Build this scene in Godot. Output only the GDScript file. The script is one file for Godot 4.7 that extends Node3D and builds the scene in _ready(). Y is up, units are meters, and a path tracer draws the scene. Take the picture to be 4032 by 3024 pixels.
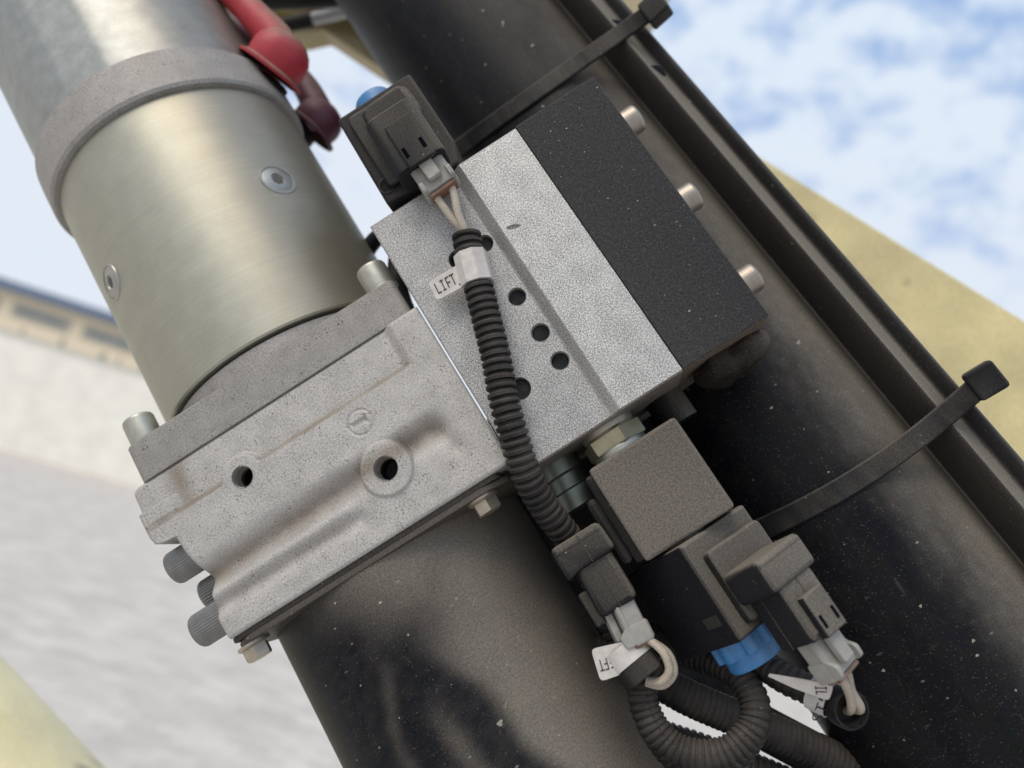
extends Node3D
# A hydraulic power unit on a leaning mast, seen close up in a yard.
# The machine is built in its own axes (u along the mast, v across, w towards the viewer), in units of 0.86 mm.

const S := 0.00086
const CAST_GREY := Color(0.56, 0.54, 0.515)
const BLOCK_GREY := Color(0.62, 0.615, 0.60)
const ZINC := Color(0.48, 0.472, 0.395)
const BLACK := Color(0.016, 0.016, 0.018)
const DUST := Color(0.262, 0.232, 0.192)
const YELLOW := Color(0.62, 0.52, 0.22)

var frame := Transform3D(Basis(Vector3(0.72954, -0.67477, 0.1116), Vector3(0.65698, 0.73676, 0.1599), Vector3(-0.19012, -0.04333, 0.9808)).orthonormalized(), Vector3(-0.00514, 1.33392, -0.28177))
var up := Vector3(-0.67477, 0.73676, -0.04333)   # the sky's direction in machine axes
var MAST := Transform3D(Basis(Vector3(1, 0, 0.12), Vector3(0, 1, 0), Vector3(0, 0, 1)), Vector3.ZERO)   # the mast leans a little against the unit
var AX := Basis(Vector3(0, 1, 0), Vector3(0, 0, 1), Vector3(1, 0, 0))   # turns z into u
var AY := Basis(Vector3(0, 0, 1), Vector3(1, 0, 0), Vector3(0, 1, 0))   # turns z into v
var T := PackedVector3Array()
var base := Vector3.ZERO
var used := {}
var wob := FastNoiseLite.new()
var fine := FastNoiseLite.new()
var rng := RandomNumberGenerator.new()
var M := {}


func _ready() -> void:
	rng.seed = 7
	wob.seed = 3
	wob.frequency = 0.02
	wob.fractal_octaves = 4
	fine.seed = 11
	fine.frequency = 0.16
	fine.fractal_octaves = 3
	view()
	materials()
	yard()
	mast()
	frame_beams()
	tank()
	pump()
	motor()
	boots()
	valve_block()
	solenoids()
	wiring()
	hoses()
	ties()


# ---------------------------------------------------------------- camera, sky, sun
func view() -> void:
	var cam := Camera3D.new()
	cam.name = "camera"
	add_child(cam)
	cam.transform = Transform3D(Basis(Vector3(0.95882, 0.27917, 0.05225), Vector3(-0.28402, 0.94246, 0.17638), Vector3(0, -0.18395, 0.98294)).orthonormalized(), Vector3(0, 1.25, 0))
	var lens := CameraAttributesPhysical.new()
	lens.frustum_focal_length = 24.6
	lens.frustum_focus_distance = 0.286
	lens.exposure_aperture = 5.6
	lens.frustum_near = 0.02
	lens.frustum_far = 900.0
	cam.attributes = lens
	cam.fov = 52.0
	cam.near = 0.02
	cam.far = 900.0
	var env := Environment.new()
	env.background_mode = Environment.BG_SKY
	env.tonemap_mode = Environment.TONE_MAPPER_LINEAR
	env.tonemap_exposure = 1.36
	env.sdfgi_enabled = true
	env.ssao_enabled = true
	env.ssil_enabled = true
	var sky := Sky.new()
	var pano := PanoramaSkyMaterial.new()
	pano.panorama = sky_picture()
	pano.energy_multiplier = 1.0
	sky.sky_material = pano
	env.sky = sky
	var we := WorldEnvironment.new()
	we.name = "environment"
	we.environment = env
	add_child(we)
	var sun := DirectionalLight3D.new()
	sun.name = "sun"
	sun.light_energy = 0.45
	sun.light_color = Color(1.0, 0.95, 0.87)
	sun.light_angular_distance = 38.0
	sun.shadow_enabled = true
	add_child(sun)
	sun.look_at_from_position(Vector3(-0.55, 0.75, 0.5) * 10.0, Vector3.ZERO)


func sky_picture() -> ImageTexture:
	var w := 1536
	var h := 768
	var big := FastNoiseLite.new()
	big.seed = 21
	big.frequency = 10.0
	big.fractal_octaves = 4
	big.fractal_gain = 0.62
	var slow := FastNoiseLite.new()
	slow.seed = 5
	slow.frequency = 1.6
	var px := PackedFloat32Array()
	px.resize(w * h * 3)
	var k := 0
	for j in h:
		var lat := PI * (0.5 - (j + 0.5) / h)
		var y := sin(lat)
		var r := cos(lat)
		for i in w:
			var a := TAU * ((i + 0.5) / w - 0.5)
			var c := Color(0.62, 0.60, 0.57)
			if y > -0.02:
				var d := Vector3(sin(a) * r, y * 1.6, -cos(a) * r)
				var n := big.get_noise_3dv(d) + 0.35 * slow.get_noise_3dv(d)
				var cover := smoothstep(-0.42, 0.36, n + 0.50 - 0.62 * clampf(y, 0.0, 1.0))
				var blue := Color(0.58, 0.63, 0.72).lerp(Color(0.25, 0.365, 0.58), smoothstep(0.05, 0.66, y))
				var white := Color(0.565, 0.61, 0.68).lerp(Color(0.55, 0.62, 0.705), smoothstep(0.2, 0.7, y))
				c = blue.lerp(white, cover)
			px[k] = c.r
			px[k + 1] = c.g
			px[k + 2] = c.b
			k += 3
	return ImageTexture.create_from_image(Image.create_from_data(w, h, false, Image.FORMAT_RGBF, px.to_byte_array()))


# ---------------------------------------------------------------- materials
func noise_bytes(seed_: int, freq: float, octaves := 1, cell := false, n := 512) -> PackedByteArray:
	var f := FastNoiseLite.new()
	f.seed = seed_
	f.frequency = freq
	f.fractal_octaves = octaves
	if octaves == 1:
		f.fractal_type = FastNoiseLite.FRACTAL_NONE
	if cell:
		f.noise_type = FastNoiseLite.TYPE_CELLULAR
		f.cellular_return_type = FastNoiseLite.RETURN_DISTANCE
	var im := f.get_seamless_image(n, n)
	im.convert(Image.FORMAT_L8)
	return im.get_data()


func grey_texture(values: PackedFloat32Array, n := 512) -> ImageTexture:
	var b := PackedByteArray()
	b.resize(n * n)
	for i in n * n:
		b[i] = int(clampf(values[i], 0.0, 1.0) * 255.0)
	return ImageTexture.create_from_image(Image.create_from_data(n, n, false, Image.FORMAT_L8, b))


# a grain: sum of weighted noises round a middle value, with dark or light dots
func grain(middle: float, parts: Array, dots: Array = []) -> ImageTexture:
	var v := PackedFloat32Array()
	v.resize(512 * 512)
	v.fill(middle)
	for p in parts:
		var b := noise_bytes(p[0], p[1], p[2])
		var k: float = p[3] / 127.5
		for i in 512 * 512:
			v[i] += (b[i] - 127.5) * k
	for d in dots:
		var b := noise_bytes(d[0], d[1], 1, true)
		var sz: float = d[2]
		var k: float = d[3]
		var m := noise_bytes(d[0] + 50, 0.03, 2)
		for i in 512 * 512:
			var q := b[i] + (127 - m[i]) * 0.35
			if q < sz:
				v[i] += k * (1.0 - q / sz)
	return grey_texture(v)


func streaks(seed_: int, middle: float, amount: float) -> ImageTexture:
	var v := PackedFloat32Array()
	v.resize(512 * 512)
	var r := RandomNumberGenerator.new()
	r.seed = seed_
	var b := noise_bytes(seed_, 0.012, 3)
	var c := noise_bytes(seed_ + 1, 0.2, 2)
	var col := PackedFloat32Array()
	for i in 512:
		col.append(r.randf() - 0.5)
	for i in 512 * 512:
		v[i] = middle + amount * (0.35 * col[i % 512] * (0.4 + b[i] / 255.0) + (b[i] - 127.5) / 255.0 * 0.5 + (c[i] - 127.5) / 255.0 * 0.45)
	return grey_texture(v)


# dust specks and scratches with see-through ground between, laid over black paint and plastic
func specks(seed_: int, tint: Color, amount: float, scratches: int) -> ImageTexture:
	var n := 1024
	var im := Image.create(n, n, false, Image.FORMAT_RGBA8)
	im.fill(Color(tint, 0.0))
	var r := RandomNumberGenerator.new()
	r.seed = seed_
	for k in int(9000 * amount):
		var p := Vector2i(r.randi() % n, r.randi() % n)
		var a := pow(r.randf(), 2.2) * 0.75
		im.set_pixelv(p, Color(tint.lightened(r.randf() * 0.25), a))
		if r.randf() < 0.3:
			im.set_pixel((p.x + 1) % n, p.y, Color(tint, a * 0.7))
			im.set_pixel(p.x, (p.y + 1) % n, Color(tint, a * 0.7))
	for k in int(70 * amount):
		var p := Vector2(r.randf() * n, r.randf() * n)
		var rad := r.randf_range(1.2, 2.9)
		var a := r.randf_range(0.35, 0.95)
		var tail := r.randf_range(0.6, 2.2)
		for dy in range(-7, 8):
			for dx in range(-4, 5):
				var d := Vector2(dx, dy / tail).length() / rad
				if d < 1.0:
					im.set_pixel(posmod(int(p.x) + dx, n), posmod(int(p.y) + dy, n), Color(tint.lightened(0.4), a * (1.0 - d * d)))
	for k in scratches:
		var p := Vector2(r.randf() * n, r.randf() * n)
		var dir := Vector2.from_angle(r.randf() * TAU)
		var bend := r.randf_range(-0.05, 0.05)
		var a := r.randf_range(0.06, 0.28)
		for t in r.randi_range(10, 46):
			p += dir
			dir = dir.rotated(bend + r.randf_range(-0.12, 0.12))
			im.set_pixel(posmod(int(p.x), n), posmod(int(p.y), n), Color(tint, a * r.randf()))
	return ImageTexture.create_from_image(im)


func mat(key: String, rough: float, metal: float, tex: Texture2D, tile: float, bump: Texture2D = null, relief := 0.0, over: Texture2D = null, over_tile := 160.0) -> StandardMaterial3D:
	var m := StandardMaterial3D.new()
	m.resource_name = key
	m.vertex_color_use_as_albedo = true
	m.roughness = rough
	m.metallic = metal
	m.uv1_triplanar = true
	m.uv1_scale = Vector3.ONE / (tile * S)
	if tex:
		m.albedo_texture = tex
	if bump:
		m.heightmap_enabled = true
		m.heightmap_texture = bump
		m.heightmap_scale = relief
	if over:
		m.detail_enabled = true
		m.detail_albedo = over
		m.detail_blend_mode = BaseMaterial3D.BLEND_MODE_MIX
		m.detail_uv_layer = BaseMaterial3D.DETAIL_UV_2
		m.uv2_triplanar = true
		m.uv2_scale = Vector3.ONE / (over_tile * S)
	M[key] = m
	return m


func materials() -> void:
	var cast := grain(0.88, [[1, 0.34, 1, 0.13], [2, 0.15, 2, 0.10], [3, 0.014, 3, 0.05]], [[4, 0.13, 26.0, -0.30]])
	var cast_bump := grain(0.5, [[5, 0.28, 2, 0.45]])
	var blast := grain(0.80, [[6, 0.175, 2, 0.29], [7, 0.35, 1, 0.12], [8, 0.012, 3, 0.05]])
	var dust_grain := grain(0.86, [[9, 0.34, 1, 0.16], [10, 0.11, 3, 0.18]])
	var dust_bump := grain(0.5, [[12, 0.30, 2, 0.5]])
	var zinc := streaks(13, 0.90, 0.13)
	var plain_grain := grain(0.93, [[14, 0.2, 2, 0.05], [15, 0.02, 3, 0.07]])
	var paint := grain(0.88, [[16, 0.02, 4, 0.07], [17, 0.3, 1, 0.03]], [[18, 0.02, 15.0, -0.12]])
	var fleck := specks(31, Color(0.58, 0.54, 0.49), 1.4, 110)
	var fleck_few := specks(32, Color(0.60, 0.54, 0.48), 0.42, 20)
	var fleck_block := specks(33, Color(0.55, 0.55, 0.54), 2.2, 70)
	mat("cast_aluminium", 0.62, 0.25, cast, 105.0, cast_bump, 0.010)
	mat("blasted_aluminium", 0.50, 0.45, blast, 82.0, cast_bump, 0.008)
	mat("zinc_steel", 0.43, 0.68, zinc, 120.0, null)
	mat("zinc_bright", 0.42, 0.68, plain_grain, 120.0, null)
	mat("bolt_steel", 0.42, 0.80, plain_grain, 60.0, dust_bump, 0.006)
	mat("black_paint", 0.46, 0.0, dust_grain, 70.0, dust_bump, 0.003, fleck, 205.0)
	mat("black_block", 0.62, 0.0, dust_grain, 90.0, dust_bump, 0.02, fleck_block, 150.0)
	mat("black_plastic", 0.55, 0.0, dust_grain, 70.0, dust_bump, 0.008, fleck_few, 140.0)
	mat("hose_plastic", 0.50, 0.0, dust_grain, 60.0, dust_bump, 0.010, fleck_few, 110.0)
	mat("grey_plastic", 0.50, 0.0, plain_grain, 60.0)
	mat("label_white", 0.55, 0.0, plain_grain, 50.0)
	mat("wire_white", 0.48, 0.0, dust_grain, 40.0)
	mat("red_rubber", 0.55, 0.0, plain_grain, 60.0)
	mat("blue_plastic", 0.42, 0.0, plain_grain, 60.0)
	mat("ink", 0.6, 0.0, null, 60.0)
	mat("yellow_paint", 0.48, 0.0, paint, 700.0)
	for key in ["black_paint", "black_plastic", "hose_plastic", "black_block"]:
		M[key].metallic_specular = 0.27
	M.ink.metallic_specular = 0.1
	M.ink.roughness = 0.95
	for key in ["ground", "wall", "house"]:
		var m := StandardMaterial3D.new()
		m.resource_name = key
		m.roughness = 0.9
		m.uv1_triplanar = true
		m.uv1_world_triplanar = true
		M[key] = m
	M.ground.albedo_texture = paver_texture()
	M.ground.uv1_scale = Vector3.ONE / 1.6
	M.wall.albedo_texture = tinted(grain(0.965, [[41, 0.01, 4, 0.04], [42, 0.2, 2, 0.02]]), Color(1.0, 0.985, 0.94))
	M.wall.uv1_scale = Vector3.ONE / 3.0
	M.house.albedo_color = Color(0.96, 0.90, 0.79)


func tinted(t: ImageTexture, c: Color) -> ImageTexture:
	var im := t.get_image()
	im.convert(Image.FORMAT_RGB8)
	var b := im.get_data()
	for i in b.size() / 3:
		b[i * 3] = int(b[i * 3] * c.r)
		b[i * 3 + 1] = int(b[i * 3 + 1] * c.g)
		b[i * 3 + 2] = int(b[i * 3 + 2] * c.b)
	return ImageTexture.create_from_image(Image.create_from_data(im.get_width(), im.get_height(), false, Image.FORMAT_RGB8, b))


func paver_texture() -> ImageTexture:
	# 16 courses of 8 blocks each, their tones and sandy joints
	var n := 1024
	var a := noise_bytes(61, 0.008, 4)
	var c := noise_bytes(62, 0.15, 2)
	var b := PackedByteArray()
	b.resize(n * n * 3)
	var r := RandomNumberGenerator.new()
	r.seed = 9
	var tone := PackedFloat32Array()
	for i in 16 * 8:
		tone.append(r.randf_range(-0.06, 0.06))
	for y in n:
		var row := y / 64
		for x in n:
			var xs := (x + (row % 2) * 64) % n
			var s := (y / 2) * 512 + x / 2
			var v := 0.80 + 0.6 * tone[row * 8 + xs / 128] + (a[s] - 127.5) / 255.0 * 0.07 + (c[s] - 127.5) / 255.0 * 0.04
			if y % 64 < 4 or xs % 128 < 4:
				v -= 0.07
			var k := (y * n + x) * 3
			b[k] = int(clampf(v * 0.99, 0, 1) * 255)
			b[k + 1] = int(clampf(v * 0.95, 0, 1) * 255)
			b[k + 2] = int(clampf(v * 0.905, 0, 1) * 255)
	return ImageTexture.create_from_image(Image.create_from_data(n, n, false, Image.FORMAT_RGB8, b))


# ---------------------------------------------------------------- naming
func numbered(called: String, under: Node) -> String:
	var key := str(under.get_instance_id()) + called
	var n: int = used.get(key, 0)
	used[key] = n + 1
	return called if n == 0 else "%s_%03d" % [called, n]


func thing(called: String, label: String, category: String, at := Vector3.ZERO, group := "", in_machine := true) -> Node3D:
	var o := Node3D.new()
	o.name = numbered(called, self)
	add_child(o, true)
	o.set_meta("label", label)
	o.set_meta("category", category)
	if group:
		o.set_meta("group", group)
	if in_machine:
		o.transform = frame * Transform3D(Basis(), at * S)
	else:
		o.position = at
	base = at
	return o


# ---------------------------------------------------------------- shapes (they add triangles to T)
func add_closed(t: PackedVector3Array) -> void:
	var mid := Vector3.ZERO
	for p in t:
		mid += p
	mid /= maxf(1.0, t.size())
	var vol := 0.0
	for i in range(0, t.size(), 3):
		vol += (t[i] - mid).dot((t[i + 1] - mid).cross(t[i + 2] - mid))
	if vol < 0.0:
		for i in range(0, t.size(), 3):
			var p := t[i]
			t[i] = t[i + 1]
			t[i + 1] = p
	T.append_array(t)


func quad(t: PackedVector3Array, a: Vector3, b: Vector3, c: Vector3, d: Vector3) -> void:
	t.append_array(PackedVector3Array([a, b, c, a, c, d]))


func inset(poly: PackedVector2Array, by: float) -> PackedVector2Array:
	var n := poly.size()
	var area := 0.0
	for i in n:
		area += poly[i].cross(poly[(i + 1) % n])
	var sgn := 1.0 if area > 0 else -1.0
	var out := PackedVector2Array()
	for i in n:
		var e0 := (poly[i] - poly[(i + n - 1) % n]).normalized()
		var e1 := (poly[(i + 1) % n] - poly[i]).normalized()
		var n0 := Vector2(-e0.y, e0.x) * sgn
		var n1 := Vector2(-e1.y, e1.x) * sgn
		var m := n0 + n1
		out.append(poly[i] + m * (by / maxf(0.35, m.dot(n0))))
	return out


# inset that never turns a tight corner inside out: a point that would cross its neighbour's path stops where the corner closes
func shrink(poly: PackedVector2Array, by: float) -> PackedVector2Array:
	if by <= 0.0:
		return poly
	var out := poly
	var steps := 6
	for s in steps:
		var nxt := inset(out, by / steps)
		var n := out.size()
		for i in n:
			var j := (i + 1) % n
			if (nxt[j] - nxt[i]).dot(out[j] - out[i]) <= 0.0:
				var m := (nxt[i] + nxt[j]) * 0.5
				nxt[i] = m
				nxt[j] = m + (out[j] - out[i]).normalized() * 0.002
		out = nxt
	return out


func prism(poly: PackedVector2Array, f: Transform3D, z0: float, z1: float, b0 := 0.0, b1 := 0.0) -> void:
	var t := PackedVector3Array()
	var rings := []
	var i0 := shrink(poly, b0)
	var i1 := shrink(poly, b1)
	if b0 > 0:
		rings.append([i0, z0])
	rings.append([poly, z0 + b0])
	if b1 > 0:
		rings.append([poly, z1 - b1])
		rings.append([shrink(poly, b1 * 0.3), z1 - b1 * 0.3])
	rings.append([i1, z1])
	var n := poly.size()
	for k in rings.size() - 1:
		var p: PackedVector2Array = rings[k][0]
		var q: PackedVector2Array = rings[k + 1][0]
		for i in n:
			var j := (i + 1) % n
			quad(t, f * Vector3(p[i].x, p[i].y, rings[k][1]), f * Vector3(p[j].x, p[j].y, rings[k][1]), f * Vector3(q[j].x, q[j].y, rings[k + 1][1]), f * Vector3(q[i].x, q[i].y, rings[k + 1][1]))
	var area := 0.0
	for i in n:
		area += poly[i].cross(poly[(i + 1) % n])
	for end in [[i0, z0, area < 0], [i1, z1, area > 0]]:
		var p: PackedVector2Array = end[0]
		var idx := Geometry2D.triangulate_polygon(p)
		if idx.is_empty():
			for i in range(1, n - 1):
				idx.append_array(PackedInt32Array([0, i, i + 1]))
		for k in range(0, idx.size(), 3):
			var a := p[idx[k]]
			var b := p[idx[k + 1]]
			var c := p[idx[k + 2]]
			var ccw := (b - a).cross(c - a) > 0
			if ccw != end[2]:
				var s := b
				b = c
				c = s
			t.append_array(PackedVector3Array([f * Vector3(a.x, a.y, end[1]), f * Vector3(b.x, b.y, end[1]), f * Vector3(c.x, c.y, end[1])]))
	add_closed(t)


func round_rect(x0: float, x1: float, y0: float, y1: float, r: float, n := 3) -> PackedVector2Array:
	var out := PackedVector2Array()
	var cs := [Vector2(x1 - r, y1 - r), Vector2(x0 + r, y1 - r), Vector2(x0 + r, y0 + r), Vector2(x1 - r, y0 + r)]
	for k in 4:
		for i in n + 1:
			out.append(cs[k] + Vector2.from_angle(PI / 2 * (k + float(i) / n)) * r)
	return out


func rounded(points: Array, r: float, n := 3) -> PackedVector2Array:
	var out := PackedVector2Array()
	var c := points.size()
	for i in c:
		var p: Vector2 = points[i]
		var a: Vector2 = points[(i + c - 1) % c]
		var b: Vector2 = points[(i + 1) % c]
		var rr := minf(r, 0.45 * minf(p.distance_to(a), p.distance_to(b)))
		var s := p + (a - p).normalized() * rr
		var e := p + (b - p).normalized() * rr
		for k in n + 1:
			var u := float(k) / n
			out.append(s.lerp(p, u).lerp(p.lerp(e, u), u))
	return out


func box(u0: float, u1: float, v0: float, v1: float, w0: float, w1: float, b := 0.8, f := Transform3D()) -> void:
	prism(round_rect(u0, u1, v0, v1, b * 1.3, 2), f, w0, w1, b, b)


func lathe(profile: Array, f: Transform3D, n := 40, squash = null) -> void:
	var t := PackedVector3Array()
	for k in profile.size() - 1:
		var p: Vector2 = profile[k]
		var q: Vector2 = profile[k + 1]
		for i in n:
			var a := TAU * i / n
			var b := TAU * (i + 1) / n
			var pts := []
			for e in [[p, a], [p, b], [q, b], [q, a]]:
				var r: float = e[0].x
				if squash != null:
					r *= squash.call(e[1])
				pts.append(f * Vector3(cos(e[1]) * r, sin(e[1]) * r, e[0].y))
			if p.x > 0:
				t.append_array(PackedVector3Array([pts[0], pts[1], pts[2]]))
			if q.x > 0:
				t.append_array(PackedVector3Array([pts[0], pts[2], pts[3]]))
	add_closed(t)


func spline(points: Array, step: float) -> PackedVector3Array:
	var c := Curve3D.new()
	c.bake_interval = step * 0.5
	for i in points.size():
		var p: Vector3 = points[i]
		var a: Vector3 = points[maxi(i - 1, 0)]
		var b: Vector3 = points[mini(i + 1, points.size() - 1)]
		var t := (b - a) / 6.0
		c.add_point(p, -t, t)
	var out := PackedVector3Array()
	var length := c.get_baked_length()
	var n := maxi(2, int(length / step))
	for i in n + 1:
		out.append(c.sample_baked(length * i / n, true))
	return out


# a swept tube; radius.call(distance along) gives its radius
func sweep(path: PackedVector3Array, radius: Callable, sides := 20, open_end := false, shape := Vector2.ONE) -> void:
	var t := PackedVector3Array()
	var rings := []
	var x := Vector3.ZERO
	var along := 0.0
	for i in path.size():
		var d := (path[mini(i + 1, path.size() - 1)] - path[maxi(i - 1, 0)]).normalized()
		if i == 0:
			x = d.cross(Vector3(0.3, 0.2, 1)).normalized()
		else:
			along += path[i].distance_to(path[i - 1])
			x = (x - d * x.dot(d)).normalized()
		var y := d.cross(x)
		var r: float = radius.call(along)
		var ring := PackedVector3Array()
		for k in sides:
			var a := TAU * k / sides
			ring.append(path[i] + x * cos(a) * r * shape.x + y * sin(a) * r * shape.y)
		rings.append(ring)
	for i in rings.size() - 1:
		for k in sides:
			var j := (k + 1) % sides
			quad(t, rings[i][k], rings[i][j], rings[i + 1][j], rings[i + 1][k])
	if not open_end:
		for e in [0, rings.size() - 1]:
			for k in sides:
				var j := (k + 1) % sides
				if e == 0:
					t.append_array(PackedVector3Array([path[e], rings[e][j], rings[e][k]]))
				else:
					t.append_array(PackedVector3Array([path[e], rings[e][k], rings[e][j]]))
	# a bent tube has no middle to turn its faces from, so they are wound outwards here
	T.append_array(t)


func corrugated(path: PackedVector3Array, r: float, pitch: float, depth: float, sides := 22, grow = null) -> void:
	sweep(path, func(s: float) -> float:
		var q := fposmod(s / pitch, 1.0)
		var g := smoothstep(0.0, 0.16, q) * (1.0 - smoothstep(0.60, 0.78, q))
		return (r - depth + depth * g) * (grow.call(s) if grow != null else 1.0), sides)


# ---------------------------------------------------------------- turning T into a named mesh
# look: base colour, dust colour, dust on an upright face, gain with the way up, blotchiness
func tint(look: Dictionary, p: Vector3, n: Vector3) -> Color:
	var c: Color = look.c
	if look.has("a"):
		var d: float = look.a + look.get("k", 0.6) * n.dot(up) + look.get("n", 0.25) * (wob.get_noise_3dv(p * 2.2) + 0.6 * fine.get_noise_3dv(p))
		c = c.lerp(look.get("d", DUST), clampf(d, 0.0, 1.0))
	if look.has("f"):
		c = look.f.call(p, n, c)
	return c


func build(called: String, m: String, parent: Node, look, crease := 38.0) -> MeshInstance3D:
	var lk: Dictionary = look if look is Dictionary else {"c": look}
	var n := T.size()
	var face := PackedVector3Array()
	var buckets := {}
	var keys := []
	for i in range(0, n, 3):
		var cr := (T[i + 1] - T[i]).cross(T[i + 2] - T[i])
		face.append(cr)
		for k in 3:
			var key := Vector3i((T[i + k] * 50.0).round())
			keys.append(key)
			if buckets.has(key):
				buckets[key].append(i / 3)
			else:
				buckets[key] = PackedInt32Array([i / 3])
	var unit := PackedVector3Array()
	for c in face:
		unit.append(c.normalized())
	var lim := cos(deg_to_rad(crease))
	var pos := PackedVector3Array()
	var nor := PackedVector3Array()
	var col := PackedColorArray()
	pos.resize(n)
	nor.resize(n)
	col.resize(n)
	for i in range(0, n, 3):
		var f := i / 3
		for k in 3:
			var s := Vector3.ZERO
			for g in buckets[keys[i + k]]:
				if unit[g].dot(unit[f]) > lim:
					s += face[g]
			s = s.normalized() if s.length_squared() > 0 else unit[f]
			var at: int = i + [0, 2, 1][k]
			pos[at] = (T[i + k] - base) * S
			nor[at] = s
			col[at] = tint(lk, T[i + k], s)
	T = PackedVector3Array()
	var arr := []
	arr.resize(Mesh.ARRAY_MAX)
	arr[Mesh.ARRAY_VERTEX] = pos
	arr[Mesh.ARRAY_NORMAL] = nor
	arr[Mesh.ARRAY_COLOR] = col
	var mesh := ArrayMesh.new()
	mesh.add_surface_from_arrays(Mesh.PRIMITIVE_TRIANGLES, arr)
	return hang(called, mesh, m, parent)


func hang(called: String, mesh: Mesh, m: String, parent: Node, at := Transform3D()) -> MeshInstance3D:
	var o := MeshInstance3D.new()
	o.name = numbered(called, parent)
	o.mesh = mesh
	o.material_override = M[m]
	o.transform = at
	parent.add_child(o, true)
	return o


# a grid of points with smooth normals; colour.call(point, normal)
func grid(rows: Array, called: String, m: String, parent: Node, colour: Callable, flip := false, skip = null) -> MeshInstance3D:
	var h := rows.size()
	var w: int = rows[0].size()
	var pos := PackedVector3Array()
	var nor := PackedVector3Array()
	var col := PackedColorArray()
	var idx := PackedInt32Array()
	for i in h:
		var r: PackedVector3Array = rows[i]
		var ra: PackedVector3Array = rows[maxi(i - 1, 0)]
		var rb: PackedVector3Array = rows[mini(i + 1, h - 1)]
		for j in w:
			var n := (rb[j] - ra[j]).cross(r[mini(j + 1, w - 1)] - r[maxi(j - 1, 0)]).normalized()
			if flip:
				n = -n
			pos.append((r[j] - base) * S)
			nor.append(n)
			col.append(colour.call(r[j], n))
	for i in h - 1:
		for j in w - 1:
			var a := i * w + j
			if skip != null and skip.call((rows[i][j] + rows[i + 1][j + 1]) * 0.5):
				continue
			if flip:
				idx.append_array(PackedInt32Array([a, a + w, a + w + 1, a, a + w + 1, a + 1]))
			else:
				idx.append_array(PackedInt32Array([a, a + w + 1, a + w, a, a + 1, a + w + 1]))
	var arr := []
	arr.resize(Mesh.ARRAY_MAX)
	arr[Mesh.ARRAY_VERTEX] = pos
	arr[Mesh.ARRAY_NORMAL] = nor
	arr[Mesh.ARRAY_COLOR] = col
	arr[Mesh.ARRAY_INDEX] = idx
	var mesh := ArrayMesh.new()
	mesh.add_surface_from_arrays(Mesh.PRIMITIVE_TRIANGLES, arr)
	return hang(called, mesh, m, parent)


func lettering(text: String, height: float, at: Transform3D, parent: Node, widen := 0.62) -> void:
	var t := TextMesh.new()
	var f := SystemFont.new()
	f.font_names = PackedStringArray(["Droid Sans Mono"])
	t.font = f
	t.text = text
	t.font_size = 48
	t.pixel_size = height * S / 35.0
	t.depth = 0.12 * S
	t.curve_step = 2.0
	var m := StandardMaterial3D.new()
	m.albedo_color = Color(0.10, 0.10, 0.11)
	m.roughness = 0.7
	M["letter_ink"] = m
	hang("lettering", t, "letter_ink", parent, Transform3D(at.basis * Basis.from_scale(Vector3(widen, 1, 1)), (at.origin - base) * S))


func seat(axis: Basis, at: Vector3) -> Transform3D:
	return Transform3D(axis, at)


# a frame whose z runs along dir
func along(dir: Vector3, at: Vector3, hint := Vector3(0, 0, 1)) -> Transform3D:
	var z := dir.normalized()
	var x := hint.cross(z).normalized()
	return Transform3D(Basis(x, z.cross(x), z), at)


# socket head cap screw whose head points along z
func cap_screw(f: Transform3D, r: float, h: float, knurl := 0.045) -> void:
	lathe([Vector2(0, -2), Vector2(r * 0.8, -2), Vector2(r * 0.95, 0), Vector2(r, 0.6), Vector2(r, h - 1.6), Vector2(r * 0.94, h - 0.4), Vector2(r * 0.86, h), Vector2(r * 0.5, h), Vector2(r * 0.46, h - 3.5), Vector2(0, h - 4)], f, 120, func(a: float) -> float: return 1.0 - knurl * absf(sin(a * 20.0)))


func hexagon(r: float) -> PackedVector2Array:
	var p := PackedVector2Array()
	for i in 6:
		p.append(Vector2.from_angle(PI / 3 * i + 0.26) * r)
	return p


# ---------------------------------------------------------------- the yard behind
func world_box(called: String, parent: Node, m: Material, size: Vector3, at: Transform3D) -> MeshInstance3D:
	var b := BoxMesh.new()
	b.size = size
	var o := MeshInstance3D.new()
	o.name = numbered(called, parent)
	o.mesh = b
	o.material_override = m
	o.transform = at
	parent.add_child(o, true)
	return o


func plain(c: Color, rough := 0.8) -> StandardMaterial3D:
	var m := StandardMaterial3D.new()
	m.albedo_color = c.linear_to_srgb()
	m.roughness = rough
	return m


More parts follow.
